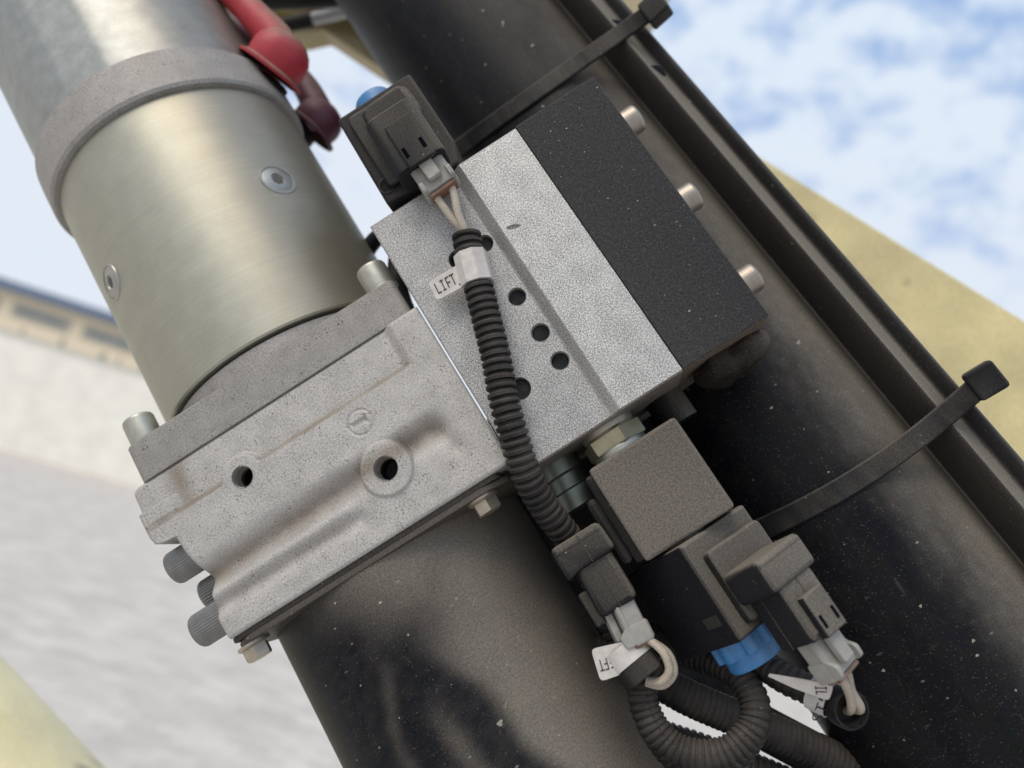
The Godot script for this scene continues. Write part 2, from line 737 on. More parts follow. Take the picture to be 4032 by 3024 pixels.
func yard() -> void:
	var ground := MeshInstance3D.new()
	ground.name = "ground"
	var p := PlaneMesh.new()
	p.size = Vector2(900, 900)
	ground.mesh = p
	ground.material_override = M.ground
	ground.set_meta("kind", "structure")
	ground.rotation.y = 0.25
	add_child(ground)
	var turn := Basis(Vector3(0.968, 0, -0.253), Vector3.UP, Vector3(0.253, 0, 0.968))
	var start := Vector3(-9.945, 0, -17.097)
	var back := Vector3(-0.253, 0, -0.968)
	var wall := thing("boundary_wall", "long cream rendered boundary wall across the yard below the blue roof", "wall", start, "", false)
	wall.basis = turn
	world_box("wall_face", wall, M.wall, Vector3(120, 2.36, 0.2), Transform3D(Basis(), Vector3(20, 1.18, -0.1)))
	world_box("coping", wall, plain(Color(0.60, 0.57, 0.50)), Vector3(120, 0.07, 0.28), Transform3D(Basis(), Vector3(20, 2.395, -0.1)))
	for k in 9:
		var x: float = [-0.5, 0.3, 1.15, 1.5, 2.0, -2.0, 3.2, 4.4, -3.2][k]
		world_box("post", wall, plain(Color(0.33, 0.31, 0.27)), Vector3(0.05 + 0.04 * (k % 3), 0.16 + 0.05 * (k % 2), 0.05), Transform3D(Basis(), Vector3(x, 2.5, -0.1)))
	var house := thing("long_building", "cream building with navy roof edge and narrow windows beyond the boundary wall", "building", start + back * 14.0, "", false)
	house.basis = turn
	world_box("wall", house, M.house, Vector3(60, 4.72, 8), Transform3D(Basis(), Vector3(8, 2.36, -4)))
	var navy := plain(Color(0.15, 0.20, 0.29), 0.5)
	world_box("roof", house, navy, Vector3(61, 0.36, 8.8), Transform3D(Basis(Vector3(0, 0, 1), 0.006), Vector3(8, 4.93, -3.9)))
	var glass := plain(Color(0.25, 0.28, 0.28), 0.3)
	var trim := plain(Color(0.52, 0.48, 0.40))
	for k in 7:
		var x := -9.3 + 2.5 * k
		var win := world_box("window", house, trim, Vector3(2.06, 0.56, 0.06), Transform3D(Basis(), Vector3(x, 4.1, 0.02)))
		world_box("pane", win, glass, Vector3(0.82, 0.26, 0.03), Transform3D(Basis(), Vector3(-0.44, 0, 0.03)))
		world_box("pane", win, glass, Vector3(0.82, 0.26, 0.03), Transform3D(Basis(), Vector3(0.44, 0, 0.03)))
	var lamp := thing("floodlight_mast", "pale floodlight head on a tall pole at the left edge of the sky", "floodlight", Vector3(-18.75, 0, -25.0), "", false)
	world_box("pole", lamp, plain(Color(0.5, 0.48, 0.44)), Vector3(0.10, 6.0, 0.10), Transform3D(Basis(), Vector3(-0.55, 3.0, 0)))
	world_box("lamp_head", lamp, plain(Color(0.62, 0.56, 0.46)), Vector3(0.7, 0.3, 0.3), Transform3D(Basis(Vector3(0, 0, 1), 0.35), Vector3(-0.2, 5.75, 0)))


# ---------------------------------------------------------------- mast and frame
func mast_profile() -> PackedVector2Array:
	var p := []
	for i in 23:
		var a := deg_to_rad(205.0 - 165.0 * i / 22.0)
		p.append(Vector2(75, -120) + Vector2.from_angle(a) * 62.0)
	p.append_array([Vector2(123.4, -80), Vector2(124.3, -74), Vector2(125.8, -65), Vector2(127.8, -59.5), Vector2(129.6, -57.6), Vector2(130.8, -58.3), Vector2(133.6, -61.4), Vector2(136.2, -64.0), Vector2(137.8, -64.4), Vector2(139.6, -62.6), Vector2(142, -60.6), Vector2(144, -61.0), Vector2(145.6, -64.2), Vector2(146.0, -72), Vector2(145.6, -100)])
	var out := PackedVector2Array()
	for i in p.size() - 1:
		var a: Vector2 = p[maxi(i - 1, 0)]
		var b: Vector2 = p[i]
		var c: Vector2 = p[i + 1]
		var d: Vector2 = p[mini(i + 2, p.size() - 1)]
		var n := maxi(2, int(b.distance_to(c) / 1.3))
		for k in n:
			out.append(b.cubic_interpolate(c, a, d, float(k) / n))
	out.append(p[-1])
	return out


func mast() -> void:
	var o := thing("mast", "big black painted steel mast with dusty rolled edge running diagonally behind the unit", "mast", Vector3(0, 80, -100))
	var prof := mast_profile()
	var rows := []
	var us := [-1500.0, -900.0, -500.0, -400.0]
	var u := -330.0
	while u < 335.0:
		us.append(u)
		u += 1.7
	us.append_array([420.0, 600.0, 1200.0, 2050.0])
	for x in us:
		var r := PackedVector3Array()
		for q in prof:
			r.append(MAST * Vector3(x, q.x, q.y))
		rows.append(r)
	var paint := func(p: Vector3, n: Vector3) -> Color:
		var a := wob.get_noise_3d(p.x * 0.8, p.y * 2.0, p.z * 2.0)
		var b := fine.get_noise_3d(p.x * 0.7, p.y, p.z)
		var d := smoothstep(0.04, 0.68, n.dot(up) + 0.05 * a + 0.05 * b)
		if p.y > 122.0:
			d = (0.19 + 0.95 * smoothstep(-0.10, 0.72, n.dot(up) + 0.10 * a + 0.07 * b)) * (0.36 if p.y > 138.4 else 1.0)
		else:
			d *= (0.98 - 0.40 * smoothstep(-20.0, -150.0, p.x)) * (1.0 - 0.60 * smoothstep(112.0, 122.5, p.y))  # dust colour thins towards the crease to paint in its shade
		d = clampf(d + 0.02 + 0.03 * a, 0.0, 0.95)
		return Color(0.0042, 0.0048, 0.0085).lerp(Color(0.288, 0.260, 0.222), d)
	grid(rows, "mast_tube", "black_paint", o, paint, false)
	splashes(o, [[-175.0, 6.7, 0.8, 2.6, 0.9], [-151.0, 12.0, 0.9, 1.8, 0.2], [-158.0, -14.0, 0.7, 1.3, 0.0], [73.4, 25.7, 1.2, 1.8, 0.4], [84.3, 37.0, 0.6, 1.2, 0.0], [108.4, 38.5, 0.8, 1.3, 0.3], [140.3, 18.9, 0.6, 1.1, 0.0], [129.9, -0.6, 0.6, 1.2, 0.0], [194.0, -3.6, 0.8, 1.2, 0.8], [214.7, 4.3, 0.8, 1.5, 0.4], [209.0, -29.7, 0.9, 1.2, 0.0], [230.0, 22.0, 0.8, 1.4, 0.0]], Vector3(0, 75, -120), 62.0)
	box(-1500, 2050, 30, 145, -200, -150, 3, MAST)
	build("back_plate", "black_paint", o, {"c": BLACK, "a": 0.05})
	for h in [[-93.0, 133.6], [-132.0, 133.6]]:
		lathe([Vector2(0, -1.0), Vector2(4.3, -1.0), Vector2(4.3, 0.25), Vector2(3.4, 0.35), Vector2(0, 0.3)], along(Vector3(0, 0.62, 0.78), MAST * Vector3(h[0], h[1], -61.6)), 28, func(a: float) -> float: return 1.0 + 0.28 * absf(sin(a)))
		build("painted_hole", "ink", o, Color(0.02, 0.022, 0.03))  # raised black disc painting the dark of an open hole


func yellow_look() -> Dictionary:
	return {"c": Color(0.90, 0.77, 0.37), "a": 0.22, "k": 0.25, "n": 0.3, "d": Color(0.80, 0.68, 0.46)}


func frame_beams() -> void:
	var o := thing("frame_beam", "dusty yellow frame beam slanting behind the right side of the mast", "beam", Vector3(150, 240, -320), "yellow frame beams")
	prism(rounded([Vector2(-170, 216), Vector2(520, 467), Vector2(640, 150), Vector2(-60, 60)], 4), Transform3D(), -345, -300, 3, 3)
	build("beam_web", "yellow_paint", o, yellow_look())
	o = thing("frame_beam", "yellow frame beam above the motor, its corner against white sky", "beam", Vector3(-400, 0, -330), "yellow frame beams")
	prism(rounded([Vector2(-780, -300), Vector2(-638, -283), Vector2(-436, -25), Vector2(-427, -4), Vector2(-352, 24), Vector2(-170, 92), Vector2(-320, 360), Vector2(-1010, 120)], 3), Transform3D(), -326, -300, 1, 2)
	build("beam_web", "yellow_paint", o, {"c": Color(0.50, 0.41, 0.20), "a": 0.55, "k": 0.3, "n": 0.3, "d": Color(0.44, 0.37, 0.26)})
	prism(rounded([Vector2(-780, -300), Vector2(-662, -288), Vector2(-462, -26), Vector2(-440, 4), Vector2(-370, 44), Vector2(-320, 360), Vector2(-1010, 120)], 3), Transform3D(), -300, -290, 1, 2)
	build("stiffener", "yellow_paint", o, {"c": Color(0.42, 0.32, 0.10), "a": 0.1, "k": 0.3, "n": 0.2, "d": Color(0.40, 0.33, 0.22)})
	o = thing("frame_tube", "pale yellow round frame tube with grey stains in the lower left corner", "beam", Vector3(20, -450, -240), "yellow frame beams")
	lathe([Vector2(0, -500), Vector2(58, -500), Vector2(58, 700), Vector2(0, 700)], along(Vector3(0.94, 0.34, 0.0), Vector3(32, -509, -245)), 48)
	build("tube", "yellow_paint", o, {"c": Color(1.0, 0.91, 0.55), "a": 0.12, "k": 0.1, "n": 0.4, "d": Color(0.90, 0.83, 0.60)})
	o = thing("gas_strut", "blurred grey rod with black end in front of the top yellow beam", "strut", Vector3(-375, 0, -230))
	sweep(PackedVector3Array([Vector3(-381, -8, -230), Vector3(-368, 22, -230), Vector3(-340, 80, -230)]), func(_s: float) -> float: return 5.4, 20)
	build("rod", "bolt_steel", o, Color(0.36, 0.36, 0.37))
	sweep(PackedVector3Array([Vector3(-390, -29, -230), Vector3(-380, -7, -230)]), func(_s: float) -> float: return 6.2, 20)
	build("rod_end", "black_plastic", o, {"c": BLACK, "a": 0.1})
	o = thing("black_strut", "dark blurred bar crossing the top edge beside the mast", "strut", Vector3(-400, 0, -230))
	sweep(spline([Vector3(-452, -60, -235), Vector3(-425, -22, -235), Vector3(-396, 20, -235), Vector3(-360, 80, -235)], 6.0), func(_s: float) -> float: return 12.0, 20)
	build("bar", "black_plastic", o, {"c": BLACK, "a": 0.05})


# ---------------------------------------------------------------- oil tank
func tank() -> void:
	var o := thing("oil_tank", "black cylindrical oil tank with tongue shaped dust marks below the pump", "tank", Vector3(62, -115, -53))
	var c := Vector2(-119.7, -70)
	var rows := []
	var u := 61.0
	while u < 330.0:
		var r := PackedVector3Array()
		for j in 181:
			var a := TAU * j / 180.0
			r.append(Vector3(u, c.x + 66.9 * cos(a), c.y + 66.9 * sin(a)))
		rows.append(r)
		u += 1.6
	# wiped and dusty zones, measured round the tank (degrees from the front towards +v) and along it
	var paint := func(p: Vector3, n: Vector3) -> Color:
		var deg := rad_to_deg(atan2(n.y, n.z))
		var a := wob.get_noise_3d(p.x * 0.9, p.y * 0.9, p.z * 0.9)
		var b := fine.get_noise_3dv(p * 0.8)
		var d := 0.75 * smoothstep(-4.0, 34.0, deg + 5.0 * a)
		var near := 1.0 - smoothstep(66.0, 112.0, p.x + 10.0 * a + 0.50 * absf(deg - 16.0))
		d = maxf(d, near * (0.34 + 0.40 * smoothstep(-30.0, 20.0, deg)))
		# the tongue: an oily streak that the dust does not stick to
		var mid := 1.0 + 0.10 * (p.x - 110.0) + 9.0 * smoothstep(150.0, 190.0, p.x)
		var half := 4.0 + 14.0 * smoothstep(93.0, 135.0, p.x)
		var tongue := (1.0 - smoothstep(half - 5.0, half + 4.0, absf(deg - mid) + 2.0 * a)) * smoothstep(88.0, 102.0, p.x + 3.0 * a)
		d *= 1.0 - 0.93 * tongue
		var ridge := exp(-pow((deg - mid + 1.5) / 4.0, 2.0)) * smoothstep(112.0, 140.0, p.x)
		d += 0.30 * ridge * tongue
		var left := exp(-pow((deg - mid + half + 3.0) / 3.0, 2.0)) * smoothstep(90.0, 110.0, p.x) * (1.0 - smoothstep(150.0, 190.0, p.x))
		d += 0.20 * left
		d = clampf(d * (0.93 + 0.20 * a) + 0.05 * b + 0.02, 0.0, 1.0)
		return Color(0.0075, 0.0085, 0.0135).lerp(Color(0.315, 0.280, 0.236), d)
	grid(rows, "tank_shell", "black_paint", o, paint, true)
	splashes(o, [[142.4, 17.9, 1.5, 1.3, 0.4], [138.0, 22.5, 0.35, 7.0, 0.75], [125.2, 30.0, 0.6, 1.4, 0.0], [91.7, 25.9, 0.7, 1.5, 0.0], [159.2, 33.8, 0.6, 1.8, 0.0], [66.7, -13.5, 0.8, 1.2, 0.0], [141.1, 56.3, 0.7, 1.2, 0.0], [101.0, -20.0, 0.5, 1.5, 0.3], [120.0, -12.0, 0.5, 1.2, 0.0]], Vector3(0, c.x, c.y), 66.9)
	lathe([Vector2(0, 328), Vector2(66.4, 328), Vector2(63, 334), Vector2(0, 335)], seat(AX, Vector3(0, c.x, c.y)), 60)
	build("tank_end", "black_paint", o, {"c": BLACK})
	prism(rounded([Vector2(-184, -130), Vector2(-184, -12), Vector2(-176, -2.5), Vector2(-55, -2.5), Vector2(-45, -12), Vector2(-45, -130)], 4), Transform3D(AX, Vector3()), 58.6, 61.4, 0.5, 0.7)
	build("tank_flange", "black_paint", o, {"c": BLACK, "a": 0.55, "k": 0.3})
	prism(rounded([Vector2(-182, -98), Vector2(-182, -3), Vector2(-48, -3), Vector2(-48, -98)], 4), Transform3D(AX, Vector3()), 56.5, 58.5, 0.2, 0.2)
	build("gasket", "black_plastic", o, {"c": Color(0.03, 0.028, 0.026), "a": 0.3, "k": 0.1})
	for q in [[-59.8, -11.0], [-177.4, -11.5]]:
		var f := seat(AX, Vector3(61.4, q[0], q[1]))
		lathe([Vector2(0, 0), Vector2(7.2, 0), Vector2(7.2, 1.0), Vector2(5.9, 1.9), Vector2(0, 1.9)], f, 32)
		prism(hexagon(5.9), f, 1.6, 7.2, 0.0, 0.9)
		build("hex_bolt", "bolt_steel", o, {"c": Color(0.56, 0.50, 0.41), "a": 0.2, "k": 0.3})


# ---------------------------------------------------------------- pump housing
func pump_left(u: float) -> float:
	var pts := [[-25.0, -191.0], [-22.5, -193.2], [-9.0, -193.6], [0.0, -193.4], [3.6, -192.2], [5.0, -189.0], [5.3, -184.0], [5.9, -182.6], [14.3, -181.5], [22.9, -179.2], [29.3, -177.8], [38.5, -179.6], [46.2, -181.6], [57.0, -180.8]]
	for i in pts.size() - 1:
		if u <= pts[i + 1][0]:
			return lerpf(pts[i][1], pts[i + 1][1], clampf((u - pts[i][0]) / (pts[i + 1][0] - pts[i][0]), 0, 1))
	return -180.8


func ditch(u: float, v: float, a: Vector2, b: Vector2, wide: float) -> float:
	var q := Vector2(u, v)
	var d := q.distance_to(Geometry2D.get_closest_point_to_segment(q, a, b)) / wide
	return exp(-d * d)


func pump_height(u: float, v: float) -> float:
	var h := 0.0
	# the sunk upper panel, with a lug round the small port
	var s := smoothstep(-5.4, -2.4, u)
	var port := Vector2(u + 1.0, v + 143.9).length()
	s = maxf(s, 1.0 - smoothstep(9.4, 11.2, port))
	s = maxf(s, smoothstep(-59.5, -54.0, v))
	s = maxf(s, 1.0 - smoothstep(-180.0, -174.0, v) if u > -12.0 else 0.0) if v < -172.0 else s
	h -= 3.4 * (1.0 - s)
	# cast ribs and the hollows between them
	h -= 5.4 * ditch(u, v, Vector2(26.0, -62.0), Vector2(29.5, -190.0), 5.6)
	h -= 1.6 * ditch(u, v, Vector2(27.0, -60.0), Vector2(38.0, -57.5), 4.0)
	h += 1.5 * ditch(u, v, Vector2(36.5, -112.0), Vector2(36.0, -190.0), 3.6)
	h -= 2.2 * ditch(u, v, Vector2(42.5, -108.0), Vector2(41.8, -190.0), 3.4)
	h += 0.8 * ditch(u, v, Vector2(20.0, -62.0), Vector2(20.0, -120.0), 4.0)
	# the raised ring of the large port
	var ring := Vector2(u - 30.5, v + 87.1).length()
	var k := 1.0 - smoothstep(11.2, 12.4, ring)
	h = lerpf(h, 1.3, k)
	# cast-in mark: a ring with a letter T lying on its side
	var mark := Vector2(u - 6.9, v + 87.2)
	h -= 0.6 * exp(-pow((mark.length() - 5.6) / 0.42, 2.0))
	if absf(mark.x + 0.2) < 0.9 and mark.y > -3.4 and mark.y < 3.0:
		h -= 0.9
	if absf(mark.y - 2.6) < 0.8 and mark.x > -2.6 and mark.x < 2.2:
		h -= 0.5
	# edges that the casting rounds off
	for e in [u + 24.6, 56.6 - u, v - pump_left(u), -40.2 - v]:
		if e < 1.6:
			h -= 1.1 * pow(1.0 - clampf(e / 1.6, 0, 1), 2.0)
	return h


func pump() -> void:
	var o := thing("hydraulic_pump", "cast aluminium hydraulic pump housing with two round ports under the silver motor", "hydraulic pump", Vector3(16, -115, -53))
	var ports := [[Vector2(-1.0, -143.9), 4.9], [Vector2(30.5, -87.1), 5.4]]
	var rows := []
	var u := -24.6
	while u <= 56.7:
		var r := PackedVector3Array()
		var a := pump_left(u)
		var nv := 260
		for j in nv + 1:
			var v := lerpf(a, -40.2, float(j) / nv)
			var q := Vector2(u, v)
			for p in ports:
				var d: Vector2 = q - p[0]
				if absf(d.length() - p[1]) < 0.5:
					q = p[0] + d.normalized() * p[1]
			r.append(Vector3(q.x, q.y, pump_height(q.x, q.y)))
		rows.append(r)
		u += 0.5
	var nr := rows.size()
	var shade := func(p: Vector3, _n: Vector3) -> Color:
		var c := CAST_GREY
		var a := wob.get_noise_3dv(p * 1.3)
		var f := fine.get_noise_3dv(p * 0.6)
		# dirt lying in the long hollow and on the ledge, a rusty run at the left
		var dirt := 0.80 * ditch(p.x, p.y, Vector2(25.5, -64.0), Vector2(28.5, -184.0), 4.4) + 0.30 * ditch(p.x, p.y, Vector2(27.0, -60.0), Vector2(37.0, -57.0), 3.2)
		dirt += 0.28 * ditch(p.x, p.y, Vector2(41.5, -112.0), Vector2(41.0, -184.0), 2.6)
		dirt += 0.72 * smoothstep(-5.9, -5.2, p.x) * smoothstep(-2.0, -2.7, p.x) * smoothstep(-55.5, -57.0, p.y) * smoothstep(9.0, 10.5, Vector2(p.x + 1.0, p.y + 143.9).length())
		dirt += 0.95 * ditch(p.x, p.y, Vector2(-24.0, -171.0), Vector2(-4.0, -171.5), 5.0) * smoothstep(6.0, -18.0, p.x + 5.0 * a)
		dirt *= 0.8 + 0.5 * a + 0.2 * f
		c = c.lerp(Color(0.26, 0.20, 0.145), clampf(dirt, 0.0, 0.8))
		return c * (1.0 + 0.06 * a)
	grid(rows, "housing_face", "cast_aluminium", o, shade, false, func(p: Vector3) -> bool:
		for q in ports:
			if Vector2(p.x, p.y).distance_to(q[0]) < q[1] - 0.05:
				return true
		return false)
	# the sides of the casting
	var t := PackedVector3Array()
	var edge := PackedVector3Array()
	for i in nr:
		edge.append(rows[i][0])
	for j in range(1, 261):
		edge.append(rows[nr - 1][j])
	for i in range(nr - 2, -1, -1):
		edge.append(rows[i][260])
	for j in range(259, 0, -1):
		edge.append(rows[0][j])
	for i in edge.size():
		var a := edge[i]
		var b := edge[(i + 1) % edge.size()]
		var z := -38.0 if a.y < -176.0 and a.x > 4.0 and a.x < 54.0 else -106.0
		var ta := 15.0 * smoothstep(-60.0, -40.2, a.y)
		var tb := 15.0 * smoothstep(-60.0, -40.2, b.y)
		quad(t, a, b, Vector3(b.x, b.y - tb, z), Vector3(a.x, a.y - ta, z))
	add_closed(t)
	box(-23, 55, -174, -64, -108, -20, 3)
	build("housing_side", "cast_aluminium", o, {"c": CAST_GREY, "a": 0.15, "k": 0.4}, 30.0)
	for p in ports:
		var c: Vector2 = p[0]
		var r: float = p[1]
		var wv := pump_height(c.x, c.y) - 0.6
		lathe([Vector2(r, wv + 0.9), Vector2(r - 0.05, wv - 5.5), Vector2(r - 0.6, wv - 6.2), Vector2(r - 0.6, wv - 9.5), Vector2(r - 0.7, wv - 9.6), Vector2(r - 0.7, wv - 16), Vector2(0, wv - 17)], seat(Basis(), Vector3(c.x, c.y, 0)), 40)
		# seen from inside, so its faces look inwards
		for i in range(0, T.size(), 3):
			var q := T[i]
			T[i] = T[i + 1]
			T[i + 1] = q
		build("port_bore", "cast_aluminium", o, {"c": Color(0.46, 0.43, 0.40), "f": func(q: Vector3, _n: Vector3, col: Color) -> Color: return col.lerp(Color(0.03, 0.03, 0.035), smoothstep(-6.6, -7.4, q.z - pump_height(c.x, c.y)))})  # colour blackens with depth: shade inside the bore is painted in
	# flange that carries the motor
	prism(rounded([Vector2(-187.6, -100), Vector2(-187.6, -2.6), Vector2(-42.9, -2.6), Vector2(-58, -100)], 5, 5), Transform3D(AX, Vector3()), -43.6, -24.6, 1.0, 0.4)
	build("flange", "cast_aluminium", o, {"c": Color(0.385, 0.37, 0.35), "a": 0.1, "k": 0.15})
	lathe([Vector2(0, -51.6), Vector2(66.2, -51.6), Vector2(66.9, -51.0), Vector2(67.0, -40.0), Vector2(0, -40.0)], seat(AX, Vector3(0, -119.7, -70)), 110)
	build("spigot", "cast_aluminium", o, {"c": Color(0.40, 0.38, 0.36)})
	for q in [[-181.0, -13.0], [-50.5, -12.0]]:
		lathe([Vector2(0, 0), Vector2(7.6, 0), Vector2(7.6, 1.2), Vector2(0, 1.2)], seat(Basis(Vector3(0, 1, 0), Vector3(0, 0, -1), Vector3(-1, 0, 0)), Vector3(-43.6, q[0], q[1])), 32)
		cap_screw(seat(Basis(Vector3(0, 1, 0), Vector3(0, 0, -1), Vector3(-1, 0, 0)), Vector3(-44.8, q[0], q[1])), 7.3, 12.5, 0.006)
		build("cap_screw", "bolt_steel", o, {"c": Color(0.50, 0.495, 0.44)})
	for q in [[14.0, -181.5, -13.5, 15.0], [30.5, -179.5, -24.0, 14.0], [44.5, -181.5, -11.5, 16.0]]:
		var f := seat(Basis(Vector3(1, 0, 0), Vector3(0, 0, 1), Vector3(0, -1, 0)), Vector3(q[0], q[1], q[2]))
		lathe([Vector2(0, -6), Vector2(8.3, -6), Vector2(8.3, -0.4), Vector2(0, -0.4)], f, 32)
		cap_screw(f, 7.7, q[3])
		build("cap_screw", "bolt_steel", o, {"c": Color(0.27, 0.27, 0.265)})


# ---------------------------------------------------------------- electric motor
func motor() -> void:
	var o := thing("electric_motor", "zinc plated cylindrical electric motor with a rough aluminium band", "electric motor", Vector3(-50, -120, -70))
	var c := Vector3(0, -119.7, -70)
	var f := seat(AX, c)
	lathe([Vector2(0, -195), Vector2(67.93, -195), Vector2(69.08, -192.9), Vector2(69.08, -53.7), Vector2(68.35, -52.8), Vector2(0, -52.6)], f, 180)
	build("motor_body", "zinc_steel", o, {"c": ZINC, "f": func(p: Vector3, n: Vector3, col: Color) -> Color:
		var a := wob.get_noise_3d(p.x * 0.7, p.y * 2.0, p.z * 2.0)
		var dusty := smoothstep(0.15, 0.6, n.y + 0.2 * a)
		return col.lerp(Color(0.42, 0.36, 0.28), 0.55 * dusty)}, 30.0)
	lathe([Vector2(62.71, -220.1), Vector2(71.07, -220.1), Vector2(72.43, -218.6), Vector2(72.74, -209.7), Vector2(72.74, -196.3), Vector2(71.69, -194.6), Vector2(69.6, -194.4), Vector2(62.71, -194.4), Vector2(62.71, -220.1)], f, 160)
	build("end_band", "cast_aluminium", o, {"c": Color(0.44, 0.42, 0.40), "a": 0.05, "k": 0.35, "d": Color(0.40, 0.33, 0.26)}, 30.0)
	# the end cap is round with one pressed flat
	lathe([Vector2(0, -356), Vector2(61.66, -356), Vector2(66.89, -354.4), Vector2(68.98, -349.7), Vector2(68.98, -220.1), Vector2(0, -220.1)], f, 180, func(a: float) -> float:
		var d := rad_to_deg(angle_difference(a, PI / 2.0 + deg_to_rad(1.8)))
		return cos(deg_to_rad(10.3)) / cos(deg_to_rad(d)) if absf(d) < 10.3 else 1.0)
	build("end_cap", "zinc_bright", o, {"c": Color(0.38, 0.39, 0.375), "f": func(p: Vector3, n: Vector3, col: Color) -> Color: return col.lerp(Color(0.42, 0.36, 0.28), 0.5 * smoothstep(0.25, 0.65, n.y))}, 12.0)
	# countersunk screws in the body: [place along, angle round from the front towards +v]
	for q in [[-130.9, 48.0], [-129.2, -41.1]]:
		var a := deg_to_rad(q[1])
		var dir := Vector3(0, sin(a), cos(a))
		var at := Vector3(q[0], c.y, c.z) + dir * 69.0
		lathe([Vector2(9.4, -0.4), Vector2(9.2, 0.3), Vector2(8.4, 0.35), Vector2(8.3, -1.0), Vector2(8.0, -0.2), Vector2(6.6, 0.25), Vector2(4.4, 0.7), Vector2(3.6, 0.75), Vector2(3.2, -0.4), Vector2(2.2, -0.8), Vector2(0.9, -0.6), Vector2(0, -0.4)], along(dir, at, Vector3(1, 0, 0)), 48)
		var sc := build("body_screw", "bolt_steel", o, Color(0.47, 0.46, 0.43), 30.0)
		prism(hexagon(2.9), along(dir, at, Vector3(1, 0, 0)), -0.6, 0.25)
		build("socket", "ink", sc, Color(0.12, 0.12, 0.12))
	lathe([Vector2(0, -3), Vector2(14, -3), Vector2(13, 3), Vector2(11, 4), Vector2(0, 4)], along(Vector3(-0.25, 0.95, 0.2), Vector3(-214.9, -51.6, -61.6)), 28)
	build("terminal_insulator", "black_plastic", o, {"c": Color(0.02, 0.018, 0.018)})
	lathe([Vector2(0, -3), Vector2(12, -3), Vector2(11, 3), Vector2(0, 4)], along(Vector3(-0.3, 0.9, -0.3), Vector3(-209.7, -54.7, -108.7)), 28)
	build("terminal_insulator", "black_plastic", o, {"c": Color(0.02, 0.018, 0.018)})


func boot(called: String, label: String, at: Vector3, axis: Vector3, size: float, red: Color, dusty: float, tail: Array) -> void:
	var o := thing(called, label, "terminal boot", at, "rubber boots on the motor terminals")
	var f := along(axis, at)
	var r := 20.0 * size
	lathe([Vector2(r * 1.0, 0), Vector2(r * 1.12, -0.4), Vector2(r * 1.14, 1.2), Vector2(r * 1.02, 2.2), Vector2(r * 0.93, 3.0), Vector2(r * 0.95, r * 0.35), Vector2(r * 0.96, r * 0.6), Vector2(r * 0.90, r * 0.85), Vector2(r * 0.76, r * 1.08), Vector2(r * 0.55, r * 1.26), Vector2(r * 0.28, r * 1.36), Vector2(0, r * 1.39)], f, 44)
	var look := {"c": red, "a": dusty, "k": 1.15, "n": 0.35, "d": Color(0.30, 0.235, 0.17)}
	build("dome", "red_rubber", o, look, 50.0)
	sweep(spline(tail, 2.0), func(s: float) -> float: return size * (12.5 - minf(s, 40.0) * 0.06), 26)
	build("sleeve", "red_rubber", o, look, 60.0)


func boots() -> void:
	boot("terminal_boot", "bright red rubber boot over the motor terminal, dusty on its right side", Vector3(-218.5, -46.3, -61.6), Vector3(-0.34, 0.93, 0.12), 0.88, Color(0.44, 0.030, 0.045), -0.12, [Vector3(-220.1, -35.9, -60.6), Vector3(-232.6, -33.8, -60.6), Vector3(-253.6, -36.9, -60.6), Vector3(-278.6, -41.1, -62.7), Vector3(-349.7, -57.8, -66.9)])
	boot("terminal_boot", "red rubber boot tinted dark purple as if shaded, farther back between motor and upper solenoid", Vector3(-207, -48.4, -110.8), Vector3(-0.32, 0.92, -0.05), 0.78, Color(0.085, 0.016, 0.034), -0.45, [Vector3(-207.6, -39, -110.8), Vector3(-220.1, -36.9, -110.8), Vector3(-245.2, -36.9, -113.9), Vector3(-287, -45.3, -117), Vector3(-349.7, -72.5, -124.3)])  # red darkened to purple, painting in shade and dust blur


